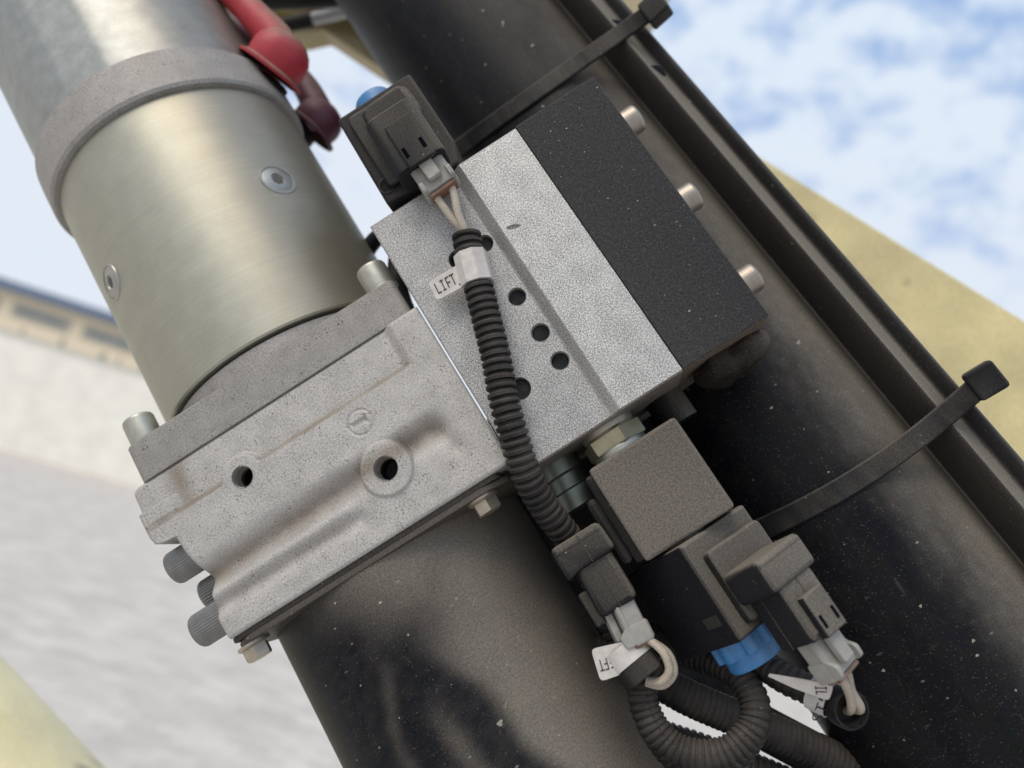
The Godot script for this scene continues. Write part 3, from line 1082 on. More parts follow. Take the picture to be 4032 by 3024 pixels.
# ---------------------------------------------------------------- valve block and black block
func valve_block() -> void:
	var o := thing("valve_block", "sandblasted aluminium valve block with round plugs, between pump and black block", "valve block", Vector3(-3, 0, -40))
	var holes := [[-31.8, -0.1, 4.0], [-2.9, -0.9, 4.1], [16.3, -0.8, 4.1], [31.3, -0.4, 4.1], [32.2, -21.2, 5.0], [-32.2, -13.4, 4.6]]
	# front face, cut round the plug holes
	var pts := PackedVector2Array()
	for i in 28:
		for j in 10:
			var q := Vector2(lerpf(-68.2, 62.7, i / 27.0), lerpf(-38.8, 4.2, j / 9.0))
			var clear := true
			for h in holes:
				if q.distance_to(Vector2(h[0], h[1])) < h[2] + 1.4 and i > 0 and i < 27 and j > 0 and j < 9:
					clear = false
			if clear:
				pts.append(q)
	for h in holes:
		for k in 36:
			var q := Vector2(h[0], h[1]) + Vector2.from_angle(TAU * k / 36.0) * float(h[2])
			pts.append(q)
	var idx := Geometry2D.triangulate_delaunay(pts)
	for k in range(0, idx.size(), 3):
		var a := pts[idx[k]]
		var b := pts[idx[k + 1]]
		var c := pts[idx[k + 2]]
		var m := (a + b + c) / 3.0
		var open := false
		for h in holes:
			if m.distance_to(Vector2(h[0], h[1])) < h[2] - 0.02:
				open = true
		if open:
			continue
		if (b - a).cross(c - a) < 0:
			var s := b
			b = c
			c = s
		T.append_array(PackedVector3Array([Vector3(a.x, a.y, 0), Vector3(b.x, b.y, 0), Vector3(c.x, c.y, 0)]))
	# the rest: chamfers, the raised strip with its slope, sides and back
	var prof := [Vector2(4.2, 0), Vector2(5.0, 0.3), Vector2(5.6, 0.8), Vector2(8.6, 3.5), Vector2(9.4, 4.0), Vector2(39.2, 4.0), Vector2(39.2, -74), Vector2(-39.5, -74), Vector2(-39.5, -0.7), Vector2(-38.8, 0)]
	var t := PackedVector3Array()
	for i in prof.size() - 1:
		var p: Vector2 = prof[i]
		var q: Vector2 = prof[i + 1]
		var ip := 0.7 if p.y >= 0.0 else 0.0
		var iq := 0.7 if q.y >= 0.0 else 0.0
		quad(t, Vector3(-68.9 + ip, p.x, p.y), Vector3(-68.9 + iq, q.x, q.y), Vector3(63.4 - iq, q.x, q.y), Vector3(63.4 - ip, p.x, p.y))
	for e in [[-68.9, 1.0], [63.4, -1.0]]:
		for i in prof.size() - 1:
			var p: Vector2 = prof[i]
			var q: Vector2 = prof[i + 1]
			if p.y < 0.0 and q.y < 0.0:
				continue
			var pl := Vector2(p.x, maxf(p.y - 0.7, -0.7) if p.y >= 0 else p.y)
			var ql := Vector2(q.x, maxf(q.y - 0.7, -0.7) if q.y >= 0 else q.y)
			if q.y < -50:
				continue
			quad(t, Vector3(e[0] + 0.7 * e[1], p.x, p.y), Vector3(e[0] + 0.7 * e[1], q.x, q.y), Vector3(e[0], ql.x, ql.y), Vector3(e[0], pl.x, pl.y))
		# chamfer under the cut face and the end face
		quad(t, Vector3(e[0] + 0.7 * e[1], -38.8, 0), Vector3(e[0] + 0.7 * e[1], 4.2, 0), Vector3(e[0], 4.2, -0.7), Vector3(e[0], -38.8, -0.7))
		for i in 5:
			var p: Vector2 = prof[i]
			var q: Vector2 = prof[i + 1]
			quad(t, Vector3(e[0], p.x, p.y - 0.7), Vector3(e[0], q.x, q.y - 0.7), Vector3(e[0], q.x, -74), Vector3(e[0], p.x, -74))
		quad(t, Vector3(e[0], -39.5, -0.7), Vector3(e[0], 4.2, -0.7), Vector3(e[0], 4.2, -74), Vector3(e[0], -39.5, -74))
	# these faces look away from the middle of the block
	var mid := Vector3(-3, 5, -30)
	for i in range(0, t.size(), 3):
		var n := (t[i + 1] - t[i]).cross(t[i + 2] - t[i])
		if n.dot((t[i] + t[i + 1] + t[i + 2]) / 3.0 - mid) < 0:
			var s := t[i]
			t[i] = t[i + 1]
			t[i + 1] = s
	T.append_array(t)
	build("block", "blasted_aluminium", o, {"c": BLOCK_GREY, "a": -0.06, "k": 0.0, "n": 0.10, "d": Color(0.40, 0.35, 0.28), "f": func(p: Vector3, n: Vector3, c: Color) -> Color:
		var strip := 1.18 if p.y > 9.0 else 1.0
		if n.x > 0.5:
			return c.lerp(Color(0.36, 0.30, 0.24), 0.75)
		return c * strip}, 25.0)
	for h in holes:
		var r: float = h[2]
		lathe([Vector2(r, 0.1), Vector2(r - 0.05, -0.5), Vector2(r - 0.45, -0.9), Vector2(r - 0.5, -3.2)], seat(Basis(), Vector3(h[0], h[1], 0)), 36)
		for i in range(0, T.size(), 3):
			var q := T[i]
			T[i] = T[i + 1]
			T[i + 1] = q
		var rim := build("plug_hole", "blasted_aluminium", o, Color(0.36, 0.35, 0.33))
		lathe([Vector2(0, -6), Vector2(r - 0.55, -6), Vector2(r - 0.6, -2.9), Vector2(r - 0.9, -2.3), Vector2(r - 1.3, -2.45), Vector2(0, -2.5)], seat(Basis(), Vector3(h[0], h[1], 0)), 36)
		build("plug", "black_plastic", rim, {"c": Color(0.016, 0.019, 0.023), "a": 0.10, "k": 0.2})
	box(18, 58, -46, 30, -92, -76, 1.5)
	box(58, 152, -64, 30, -92, -76, 1.5)
	build("mounting_bracket", "black_paint", o, {"c": BLACK, "a": 0.05})
	# fittings screwed into the lower end
	var ax := seat(AX, Vector3(63.4, 1.5, -20))
	lathe([Vector2(0, 0), Vector2(12.5, 0), Vector2(12.5, 2.2), Vector2(11.5, 3), Vector2(0, 3)], ax, 40)
	build("washer", "bolt_steel", o, {"c": Color(0.50, 0.47, 0.40)})
	prism(hexagon(14.2), ax, 2.8, 10.5, 0.8, 1.2)
	build("hex_fitting", "bolt_steel", o, {"c": Color(0.47, 0.44, 0.31), "a": 0.15, "k": 0.4, "n": 0.5, "d": Color(0.50, 0.44, 0.33)})
	lathe([Vector2(0, 10), Vector2(12.4, 10), Vector2(12.8, 11), Vector2(12.6, 13), Vector2(10.5, 13.6), Vector2(10.5, 24), Vector2(0, 24)], ax, 40)
	build("valve_collar", "bolt_steel", o, {"c": Color(0.52, 0.53, 0.48)})
	var ax2 := seat(AX, Vector3(63.4, -26.5, -34))
	lathe([Vector2(0, 0), Vector2(11, 0), Vector2(11, 6), Vector2(9.5, 7), Vector2(9.5, 13), Vector2(11.5, 14), Vector2(11.5, 22), Vector2(0, 22)], ax2, 36)
	build("port_fitting", "bolt_steel", o, {"c": Color(0.22, 0.25, 0.22), "a": 0.1, "k": 0.3})
	lathe([Vector2(0, 0), Vector2(9, 0), Vector2(9, 14), Vector2(0, 14)], seat(AX, Vector3(63.4, 31.5, -36)), 30)
	build("port_fitting", "black_paint", o, {"c": BLACK, "a": 0.1})

	lathe([Vector2(0, 0.02), Vector2(0.75, 0.02), Vector2(1.0, 0.14), Vector2(1.3, 0.02)], Transform3D(Basis(Vector3(0.9, 2.2, 0), Vector3(-0.75, 0.3, 0), Vector3(0, 0, 1)), Vector3(-29.5, 14.2, 4.0)), 28)
	build("punch_mark", "blasted_aluminium", o, Color(0.20, 0.20, 0.20))

	o = thing("black_block", "square black coated steel block with three silver screw heads", "steel block", Vector3(-4, 60, -20))
	prism(rounded([Vector2(-69.4, 39.5), Vector2(-69.4, 80.9), Vector2(62.9, 80.9), Vector2(62.9, 39.5)], 0.5, 2), Transform3D(), -66, 4.05, 0.5, 0.5)
	build("block", "black_block", o, {"c": Color(0.040, 0.042, 0.046), "a": 0.09, "k": 0.55, "n": 0.22, "f": func(p: Vector3, n: Vector3, c: Color) -> Color: return c.lerp(Color(0.24, 0.19, 0.15), 0.75) if n.x > 0.6 else c})
	for x in [-49.5, -3.2, 42.8]:
		cap_screw(seat(AY, Vector3(x, 80.9, -14.5)), 6.7, 11.0, 0.008)
		build("cap_screw", "bolt_steel", o, {"c": Color(0.40, 0.36, 0.31), "a": 0.22, "k": 0.35, "n": 0.5, "d": Color(0.40, 0.33, 0.27)})
	lathe([Vector2(0, 0), Vector2(17, 0), Vector2(19, 3), Vector2(18.5, 7), Vector2(16.5, 9.2), Vector2(14, 11), Vector2(10, 12), Vector2(6, 12.5), Vector2(3, 12.7), Vector2(0, 12.8)], Transform3D(AX.scaled(Vector3(1, 1, 1)), Vector3(62.4, 63.5, -26)), 36, func(a: float) -> float: return 0.92 + 0.10 * sin(a * 3.0 + 0.6) + 0.05 * sin(a * 7.0))
	for i in T.size():
		T[i] += Vector3(fine.get_noise_3dv(T[i] * 0.55), fine.get_noise_3dv(T[i] * 0.55 + Vector3(140, 0, 0)), fine.get_noise_3dv(T[i] * 0.55 + Vector3(0, 290, 0))) * 2.2
	build("sealant_lump", "black_block", o, {"c": Color(0.028, 0.024, 0.020), "a": 0.22, "k": 0.5, "n": 0.7, "d": Color(0.16, 0.125, 0.095)}, 60.0)


# ---------------------------------------------------------------- solenoids and their connectors
func knob(at: Vector3, dir: float, parent: Node, r := 13.0) -> void:
	var f := seat(AX if dir > 0 else Basis(Vector3(0, 1, 0), Vector3(0, 0, -1), Vector3(-1, 0, 0)), at)
	var p := PackedVector2Array()
	for i in 80:
		var a := TAU * i / 80.0
		p.append(Vector2.from_angle(a) * r * (0.94 + 0.075 * clampf(2.2 * cos(a * 8.0), -1.0, 1.0)))
	prism(p, f, 0, 8.6, 0.3, 0.8)
	lathe([Vector2(0, 8.2), Vector2(r * 0.84, 8.2), Vector2(r * 0.84, 13.0), Vector2(r * 0.78, 14.2), Vector2(r * 0.6, 14.8), Vector2(0, 14.8)], f, 40)
	build("knob", "blue_plastic", parent, {"c": Color(0.055, 0.235, 0.54), "a": 0.03, "k": 0.42, "n": 0.25, "d": Color(0.30, 0.34, 0.38)})


var plastic := {"c": Color(0.022, 0.022, 0.024), "a": 0.26, "k": 1.1, "n": 0.22}


# a grey two-way plug; f maps x along its insertion, y across, z up to its latch side
func plug(called: String, label: String, f: Transform3D, at: Vector3) -> Node3D:
	var o := thing(called, label, "connector plug", at, "grey wire connectors")
	var look := {"c": Color(0.36, 0.35, 0.325), "a": 0.06, "k": 0.25, "n": 0.1, "d": Color(0.40, 0.36, 0.30)}
	box(-9, 11.5, -7.4, 7.4, -6, 3.2, 0.8, f)
	box(4.0, 12.5, -8.2, 8.2, -7, 1.5, 0.9, f)
	build("plug_body", "grey_plastic", o, look)
	box(-7.5, 8.5, -3.1, 3.1, 3.6, 7.0, 0.7, f)
	box(-7.5, -3.5, -2.6, 2.6, 2.4, 4.2, 0.5, f)
	build("latch", "grey_plastic", o, look)
	for s in [-1, 1]:
		prism(rounded([Vector2(-6, 2.6), Vector2(4.5, 2.6), Vector2(7.0, 6.2), Vector2(11.5, 5.6), Vector2(12, 1.0), Vector2(-6, 1.0)], 1.2), f * Transform3D(Basis(Vector3(1, 0, 0), Vector3(0, 0, 1), Vector3(0, -1, 0)), Vector3(0, 6.9 * s, 0)), -1.0, 1.0, 0.3, 0.3)
		build("latch_guard", "grey_plastic", o, look)
	box(11.8, 13.6, -6.6, 6.6, -5, 2.4, 0.5, f)
	build("wire_seal", "red_rubber", o, {"c": Color(0.22, 0.105, 0.065), "a": 0.2, "k": 0.4, "n": 0.4})
	return o


func wires(o: Node3D, paths: Array) -> void:
	for p in paths:
		sweep(spline(p, 1.2), func(_s: float) -> float: return 1.7, 14)
		build("wire", "wire_white", o, {"c": Color(0.64, 0.56, 0.46), "a": 0.08, "k": 0.2, "n": 0.5, "d": Color(0.37, 0.28, 0.20)}, 60.0)


# moulded L-shaped connector socket on a coil; x runs out along the plug, y across, z outwards
func shroud(f: Transform3D, parent: Node, look: Dictionary) -> void:
	box(-17, -1.5, -12.5, 12.5, -8.5, 9.5, 2.2, f)
	build("connector_head", "black_plastic", parent, look)
	prism(round_rect(-9.2, 9.2, -8.2, 8.2, 2.6, 4), f * Transform3D(AX, Vector3()), -3.5, 20.5, 0.4, 0.6)
	build("connector_socket", "black_plastic", parent, look)
	box(5, 21.5, -5.6, 5.6, 7.6, 11.4, 0.6, f)
	for s in [-1, 1]:
		box(-1.8, 4.4, s * 9.6 - 0.5, s * 9.6 + 0.5, -6, 6, 0.3, f)
	build("latch_bridge", "black_plastic", parent, look)
	for s in [-1, 1]:
		box(14.2, 18.6, s * 3.6 - 0.75, s * 3.6 + 0.75, 10.6, 11.55, 0.2, f)
		build("painted_slot", "ink", parent, Color(0.006, 0.006, 0.008))  # raised black bars paint the dark of slots that are not cut


func solenoids() -> void:
	# upper solenoid, above the valve block
	var o := thing("solenoid", "upper black solenoid with its grey plug, at the top end of the valve block", "solenoid", Vector3(-97, -7, -20), "solenoid coils on the valve block")
	prism(rounded([Vector2(-123.5, -26.5), Vector2(-123.5, 13.8), Vector2(-81, 13.8), Vector2(-71.5, 10.2), Vector2(-69.9, 4.0), Vector2(-72.5, -27.5)], 1.5), Transform3D(), -44, 1.5, 1.5, 1.3)
	build("coil", "black_plastic", o, {"c": Color(0.024, 0.024, 0.027), "a": 0.15, "k": 0.45, "n": 0.2})
	prism(rounded([Vector2(-119, -22.5), Vector2(-118, 8.6), Vector2(-104, 9.6), Vector2(-98, 6.5), Vector2(-78, 8.5), Vector2(-77, -22.5)], 3.0), Transform3D(), 1.0, 4.8, 0.2, 1.0)
	build("coil_panel", "black_plastic", o, plastic)
	prism(rounded([Vector2(-113, -15.5), Vector2(-114, 6.8), Vector2(-97, 8.4), Vector2(-92, -16.5)], 4.0, 4), Transform3D(), 4.5, 13.5, 0.2, 2.0)
	build("connector_head", "black_plastic", o, plastic)
	prism(rounded([Vector2(-17.2, 3), Vector2(-17.2, 21.5), Vector2(7.2, 21.5), Vector2(7.2, 3)], 5.0, 5), Transform3D(AX, Vector3()), -101, -70.4, 1.5, 1.0)
	build("connector_socket", "black_plastic", o, {"c": Color(0.026, 0.026, 0.028), "a": 0.27, "k": 0.55, "n": 0.22})
	box(-92, -68.8, -10.5, 2.5, 21, 23.6, 0.6)
	build("latch_bridge", "black_plastic", o, {"c": Color(0.024, 0.024, 0.026), "a": 0.16, "k": 0.3, "n": 0.2})
	for v in [-8.4, 0.2]:
		box(-78.6, -73.2, v - 0.9, v + 0.9, 22.9, 23.75, 0.2)
		build("painted_slot", "ink", o, Color(0.006, 0.006, 0.008))  # slot darkness as black bars on the bridge, nothing recessed
	lathe([Vector2(0, -4), Vector2(12.5, -4), Vector2(13, -3), Vector2(13, 1.2), Vector2(0, 1.2)], seat(AX, Vector3(-69.4, -12, -18)), 40)
	build("valve_stem", "bolt_steel", o, {"c": Color(0.24, 0.25, 0.22)})
	lathe([Vector2(12.5, -2.5), Vector2(15.0, -2.0), Vector2(15.2, 0), Vector2(13.4, 1.0)], seat(AX, Vector3(-70.2, -12, -18)), 40)
	build("seal_ring", "black_plastic", o, {"c": BLACK})
	lathe([Vector2(0, 0), Vector2(4.0, 0), Vector2(4.0, 0.7), Vector2(3.2, 0.75), Vector2(3.1, 0.2), Vector2(0, 0.2)], seat(Basis(), Vector3(-80.5, -23.0, 1.3)), 28)
	build("coil_stud", "black_plastic", o, plastic)
	lathe([Vector2(0, 0), Vector2(9, 0), Vector2(9, 8), Vector2(0, 8)], seat(AX, Vector3(-131, -7.0, -20)), 28)
	build("valve_stem", "bolt_steel", o, Color(0.3, 0.3, 0.28))
	knob(Vector3(-122.5, -7.0, -20), -1.0, o, 11.8)

	# first lower solenoid: square to the block
	o = thing("solenoid", "square dust covered solenoid coil next to the brass hex fitting", "solenoid", Vector3(98, 5, -19), "solenoid coils on the valve block")
	prism(rounded([Vector2(76.8, -15.4), Vector2(76.8, 26.2), Vector2(119.6, 26.2), Vector2(119.6, -15.4)], 1.8, 2), Transform3D(), -40, 2.0, 1.2, 1.2)
	build("coil", "black_plastic", o, {"c": Color(0.03, 0.03, 0.031), "a": 0.60, "k": 0.35, "n": 0.24, "d": Color(0.272, 0.242, 0.205)})
	box(78.5, 118.6, -18.8, -14.6, -34, -3.2, 1.2)
	build("coil_panel", "black_plastic", o, {"c": Color(0.02, 0.02, 0.022), "a": 0.10, "k": 0.4, "n": 0.2})
	box(86.5, 117.0, -24.0, -18.2, -30, -7.0, 2.0)
	build("connector_base", "black_plastic", o, {"c": Color(0.02, 0.02, 0.022), "a": 0.14, "k": 0.4, "n": 0.2})
	var f := Transform3D(Basis(Vector3(1, 0, 0), Vector3(0, 0, 1), Vector3(0, -1, 0)), Vector3(111, -36, -10))
	prism(rounded([Vector2(95.6, -46.2), Vector2(95.6, -23.0), Vector2(108.8, -22.4), Vector2(108.8, -40.0), Vector2(111, -46.0)], 2.8), Transform3D(), -24, 1.0, 1.0, 2.2)
	build("connector_head", "black_plastic", o, plastic)
	prism(rounded([Vector2(107, -41.5), Vector2(107, -25.0), Vector2(129.2, -25.4), Vector2(129.2, -42.5)], 2.8), Transform3D(), -20, -1.2, 0.8, 2.4)
	build("connector_socket", "black_plastic", o, plastic)
	box(96.2, 108.4, -33.4, -33.0, 0.6, 1.25, 0.1)
	box(108.5, 128.8, -33.4, -33.0, -1.5, -0.95, 0.1)
	box(98.6, 99.0, -45.0, -24.0, 0.6, 1.2, 0.1)
	build("mould_line", "black_plastic", o, plastic)
	box(116.5, 131.5, -46.2, -41.8, -16.5, -5.5, 0.8)
	build("latch_bridge", "black_plastic", o, {"c": Color(0.022, 0.022, 0.024), "a": 0.22, "k": 0.5, "n": 0.2})
	box(124.2, 129.2, -46.4, -45.2, -7.6, -6.2, 0.2)
	build("painted_slot", "ink", o, Color(0.006, 0.006, 0.008))  # black bar painted in for the dark of a slot

	# second lower solenoid: turned on the stem, an edge towards the viewer
	o = thing("solenoid", "lower solenoid turned edge-on, with blue knob, dark left face and dusty right face", "solenoid", Vector3(141, 3, -19), "solenoid coils on the valve block")
	var turn := Basis(Vector3(1, 0, 0), deg_to_rad(-36.0))     # its panel looks towards +v and the viewer
	var g := Transform3D(turn, Vector3(0, 3.0, -19.0))
	prism(round_rect(120.6, 161.6, -20.6, 20.6, 1.2, 2), g, -20.4, 20.2, 1.2, 1.4)
	build("coil", "black_plastic", o, {"c": Color(0.015, 0.0155, 0.019), "a": 0.03, "k": 1.1, "n": 0.18, "d": Color(0.30, 0.265, 0.218)})
	prism(rounded([Vector2(128.0, -13.5), Vector2(128.0, 19.5), Vector2(158.5, 19.5), Vector2(158.5, -13.5)], 3.0, 4), g, 19.5, 23.5, 0.2, 1.2)
	build("coil_panel", "black_plastic", o, {"c": Color(0.024, 0.024, 0.027), "a": 0.16, "k": 1.1, "n": 0.15})
	prism(rounded([Vector2(138.6, -13.0), Vector2(138.6, 14.5), Vector2(152.0, 14.5), Vector2(152.0, -13.0)], 2.6, 3), g, 23.0, 42.5, 0.2, 2.0)
	build("connector_head", "black_plastic", o, plastic)
	prism(rounded([Vector2(148, -9.5), Vector2(148, 11.5), Vector2(173.5, 11.5), Vector2(173.5, -9.5)], 2.8, 2), g, 23.6, 41.0, 1.0, 2.2)
	build("connector_socket", "black_plastic", o, plastic)
	prism(rounded([Vector2(158, -4.5), Vector2(158, 7.5), Vector2(174.2, 7.5), Vector2(174.2, -4.5)], 0.8, 2), g, 40.5, 44.0, 0.3, 0.6)
	build("latch_bridge", "black_plastic", o, plastic)
	for v in [-2.4, 5.2]:
		prism(round_rect(166.2, 171.2, v - 0.8, v + 0.8, 0.3, 1), g, 43.2, 44.15, 0.1, 0.1)
		build("painted_slot", "ink", o, Color(0.006, 0.006, 0.008))  # black bars stand in for shaded slots
	prism(round_rect(141.0, 141.4, -12.0, 13.0, 0.1, 1), g, 42.0, 42.75, 0.1, 0.1)
	prism(round_rect(139.5, 173.0, -9.95, -9.6, 0.1, 1), g, 30.0, 30.6, 0.1, 0.1)
	prism(round_rect(152.0, 157.8, 1.2, 1.6, 0.1, 1), g, 40.5, 41.3, 0.1, 0.1)
	build("mould_line", "black_plastic", o, plastic)
	prism(round_rect(149.0, 153.5, -20.85, -20.4, 0.1, 1), g, 8.0, 17.0, 0.1, 0.1)
	build("coil_mark", "black_plastic", o, {"c": Color(0.045, 0.044, 0.042)})
	knob(Vector3(161.3, 1.5, -19), 1.0, o, 14.2)
	lathe([Vector2(0, 117), Vector2(11, 117), Vector2(11, 121.5), Vector2(0, 121.5)], seat(AX, Vector3(0, 3, -19)), 30)
	build("valve_stem", "bolt_steel", o, Color(0.3, 0.3, 0.28))


# ---------------------------------------------------------------- plugs, wires, corrugated conduits and their tags
var loom := {"c": Color(0.017, 0.017, 0.0185), "a": 0.24, "k": 0.30, "n": 0.16, "d": Color(0.21, 0.182, 0.158)}


func flag(poly: Array, f: Transform3D, thick: float, parent: Node, look: Dictionary) -> MeshInstance3D:
	prism(rounded(poly, 2.0, 3), f, -thick * 0.5, thick * 0.5, 0.05, 0.05)
	return build("tag_flag", "label_white", parent, look)


func wiring() -> void:
	var white := {"c": Color(0.66, 0.63, 0.60), "a": 0.05, "k": 0.25, "n": 0.25, "d": Color(0.48, 0.41, 0.33)}
	# upper plug and the conduit that lies across the valve block
	var o := plug("wire_plug", "grey plug with two white wires in the upper solenoid", Transform3D(Basis(Vector3(1, 0, 0), Vector3(0, 1, 0), Vector3(0, 0, 1)).rotated(Vector3(0, 0, 1), 0.04), Vector3(-69.5, -3.4, 14.0)), Vector3(-69, -3, 14))
	wires(o, [[Vector3(-58, -7.2, 12.5), Vector3(-53, -6.9, 12.2), Vector3(-46, -6.4, 11), Vector3(-38, -5.2, 9), Vector3(-30, -7, 8)], [Vector3(-57.5, 0.8, 12.5), Vector3(-53, -0.2, 12.8), Vector3(-45, -3.0, 12.5), Vector3(-37, -4.6, 10.5), Vector3(-30, -7, 8)]])
	o = thing("corrugated_conduit", "black corrugated conduit tagged LIFT lying across the aluminium valve block", "conduit", Vector3(0, -17, 8), "corrugated cable conduits")
	var path := spline([Vector3(-37, -4.8, 7.6), Vector3(-29.5, -7.7, 7.6), Vector3(-15, -12.2, 7.4), Vector3(1.2, -17.3, 7.2), Vector3(17, -22.4, 7.0), Vector3(33.6, -28.8, 6.8), Vector3(47, -32.9, 5.5), Vector3(63.5, -37.4, 1.0), Vector3(76, -38.9, -6), Vector3(87, -38.4, -12), Vector3(98, -37.5, -20), Vector3(112, -38, -30), Vector3(128, -41, -36), Vector3(146, -43, -38), Vector3(166, -38, -44)], 0.45)
	corrugated(path, 6.5, 3.42, 1.25, 22)
	build("conduit", "hose_plastic", o, loom, 50.0)
	var sleeve := []
	for q in path:
		if q.x > -28.2 and q.x < -14.5:
			sleeve.append(q)
	var corner := func(_s: float) -> float: return 7.35
	sweep(PackedVector3Array(sleeve), corner, 8)
	var tag := build("tag", "label_white", o, white, 20.0)
	var tf := Transform3D(Basis(Vector3(0.10, 0.98, 0.12).normalized(), Vector3(-0.98, 0.10, 0.0).normalized(), Vector3(0, 0, 1)).orthonormalized(), Vector3(-21.8, -22.0, 8.5))
	flag([Vector2(-8.6, -4.5), Vector2(-8.6, 4.9), Vector2(8, 5.2), Vector2(8, -5.0)], tf, 0.5, tag, white)
	lettering("LIFT_", 5.0, tf * Transform3D(Basis(), Vector3(-0.6, 0.1, 0.42)), tag)

	# left plug, its cuff and the hose that loops at the bottom
	o = plug("wire_plug", "grey plug with looping white wires beside the dusty square coil", Transform3D(Basis(Vector3(0.97, -0.10, 0), Vector3(0, 0.25, 0.97), Vector3(-0.10, -0.95, 0.25)).orthonormalized(), Vector3(132.5, -35.2, -10)), Vector3(132, -35, -10))
	wires(o, [[Vector3(142, -33.5, -7), Vector3(147, -30.0, -5), Vector3(153, -28.6, -4), Vector3(159, -30.5, -5), Vector3(161, -35.5, -7), Vector3(158.5, -40, -10)], [Vector3(142, -34.5, -9), Vector3(147, -30.4, -8), Vector3(154, -27.4, -7), Vector3(161, -29.6, -8), Vector3(163, -36, -10), Vector3(159.5, -41, -13)]])
	o = thing("corrugated_conduit", "thick black corrugated conduit tagged LEFT, looping at the bottom edge", "conduit", Vector3(180, -35, -20), "corrugated cable conduits")
	path = spline([Vector3(149, -40, -20), Vector3(159.5, -43.6, -19), Vector3(167, -47, -18), Vector3(176.5, -48.2, -17), Vector3(186.5, -45.6, -16), Vector3(194, -38.0, -15), Vector3(197.5, -27.5, -15), Vector3(195.5, -15.5, -17), Vector3(189, -9, -20), Vector3(180.5, -8, -25), Vector3(173, -12, -32), Vector3(165, -19.5, -40), Vector3(155, -28, -47), Vector3(144, -35, -50)], 0.42)
	corrugated(path, 6.2, 2.7, 0.55, 24, func(s: float) -> float: return 1.0 + 0.10 * exp(-pow((s - 48.0) / 16.0, 2.0)))
	build("conduit", "hose_plastic", o, loom, 50.0)
	var seam := PackedVector3Array()
	for i in range(0, path.size(), 3):
		var out := (path[i] - Vector3(179, -28, path[i].z)).normalized()
		seam.append(path[i] + (Vector3(0, 0, 0.93) - out * 0.36) * 6.15)
	sweep(seam, func(_s: float) -> float: return 0.28, 6)
	build("split_seam", "hose_plastic", o, {"c": Color(0.05, 0.046, 0.04)}, 60.0)
	var lip := []
	for i in path.size():
		var q := path[i]
		if i > path.size() * 0.16 and i < path.size() * 0.50:
			var e := sin(PI * (i - path.size() * 0.16) / (path.size() * 0.34))
			lip.append(q + Vector3(4.2, -1.2, -1.5) * e)
	corrugated(PackedVector3Array(lip), 6.1, 2.7, 0.5, 24)
	build("split_lip", "hose_plastic", o, loom, 50.0)
	var dir := Vector3(0.62, 0.16, 0.30)
	var cf := along(Vector3(0.80, 0.10, 0.10), Vector3(143.0, -42.0, -12), Vector3(0, 0, 1))
	lathe([Vector2(6.4, 0), Vector2(9.0, 0), Vector2(9.2, 1), Vector2(9.2, 14.0), Vector2(8.8, 14.6), Vector2(6.6, 14.6), Vector2(6.4, 4)], cf, 32)
	build("cuff", "hose_plastic", o, {"c": Color(0.022, 0.021, 0.022), "a": 0.14, "k": 0.3, "n": 0.2})
	lathe([Vector2(8.6, -0.5), Vector2(9.55, -0.4), Vector2(9.6, 7.2), Vector2(8.6, 7.3)], cf, 40)
	tag = build("tag", "label_white", o, white, 25.0)
	tf = Transform3D(Basis(Vector3(-0.25, -0.93, -0.12).normalized(), Vector3(0.94, -0.28, 0.0).normalized(), Vector3(0, 0, 1)).orthonormalized(), Vector3(144.8, -48.2, -5.5))
	flag([Vector2(-9, -6.0), Vector2(-9, 5.0), Vector2(6.4, 6.2), Vector2(6.4, -6.6)], tf, 0.5, tag, white)
	lettering("LEFT", 4.4, tf * Transform3D(Basis(), Vector3(0.9, 0.2, 0.42)), tag)

	# right plug and the open conduit end
	var turn := Basis(Vector3(1, 0, 0), deg_to_rad(-36.0))
	o = plug("wire_plug", "grey plug with two crossed white wires at the lower right", Transform3D(turn * Basis(Vector3(0.995, 0.06, 0), Vector3(-0.06, 0.995, 0), Vector3(0, 0, 1)).orthonormalized(), Vector3(0, 3, -19) + turn * Vector3(176.5, 1.2, 34.0)), Vector3(177, 23, 9))
	wires(o, [[Vector3(188.5, 22, 6), Vector3(193, 22.5, 4), Vector3(199, 22, 0), Vector3(204, 20.5, -5), Vector3(205.5, 19.0, -10), Vector3(202, 16.5, -16)], [Vector3(187.5, 26, 5), Vector3(192, 25.4, 2), Vector3(198, 23.6, -1), Vector3(205, 23.6, -5), Vector3(207, 22.4, -9), Vector3(204, 19, -15)]])
	o = thing("corrugated_conduit", "black corrugated conduit with open end and white tag at the lower right", "conduit", Vector3(195, 12, -12), "corrugated cable conduits")
	path = spline([Vector3(166, -5, -36), Vector3(177, 1.5, -29), Vector3(187, 7, -20), Vector3(194.5, 12.6, -16.5), Vector3(201.0, 17.4, -13.5), Vector3(203.6, 19.2, -9.5)], 0.45)
	corrugated(path, 6.3, 3.0, 0.5, 22)
	build("conduit", "hose_plastic", o, loom, 50.0)
	var cd := Vector3(0.14, 0.22, 0.93).normalized()
	var cs := (Vector3(201.0, 17.0, -10.5) - Vector3(194.5, 12.6, -15.5)).normalized()
	lathe([Vector2(5.2, -7.0), Vector2(7.2, -7.0), Vector2(7.4, -6), Vector2(7.4, -0.6), Vector2(7.0, 0.3), Vector2(6.2, 0.3), Vector2(5.9, -0.5), Vector2(5.9, -1.5), Vector2(5.4, -2.1), Vector2(5.9, -2.7), Vector2(5.4, -3.6), Vector2(5.9, -4.4), Vector2(5.2, -5.5), Vector2(0.01, -5.6)], along(cd, Vector3(204.6, 20.0, -4.5)), 36)
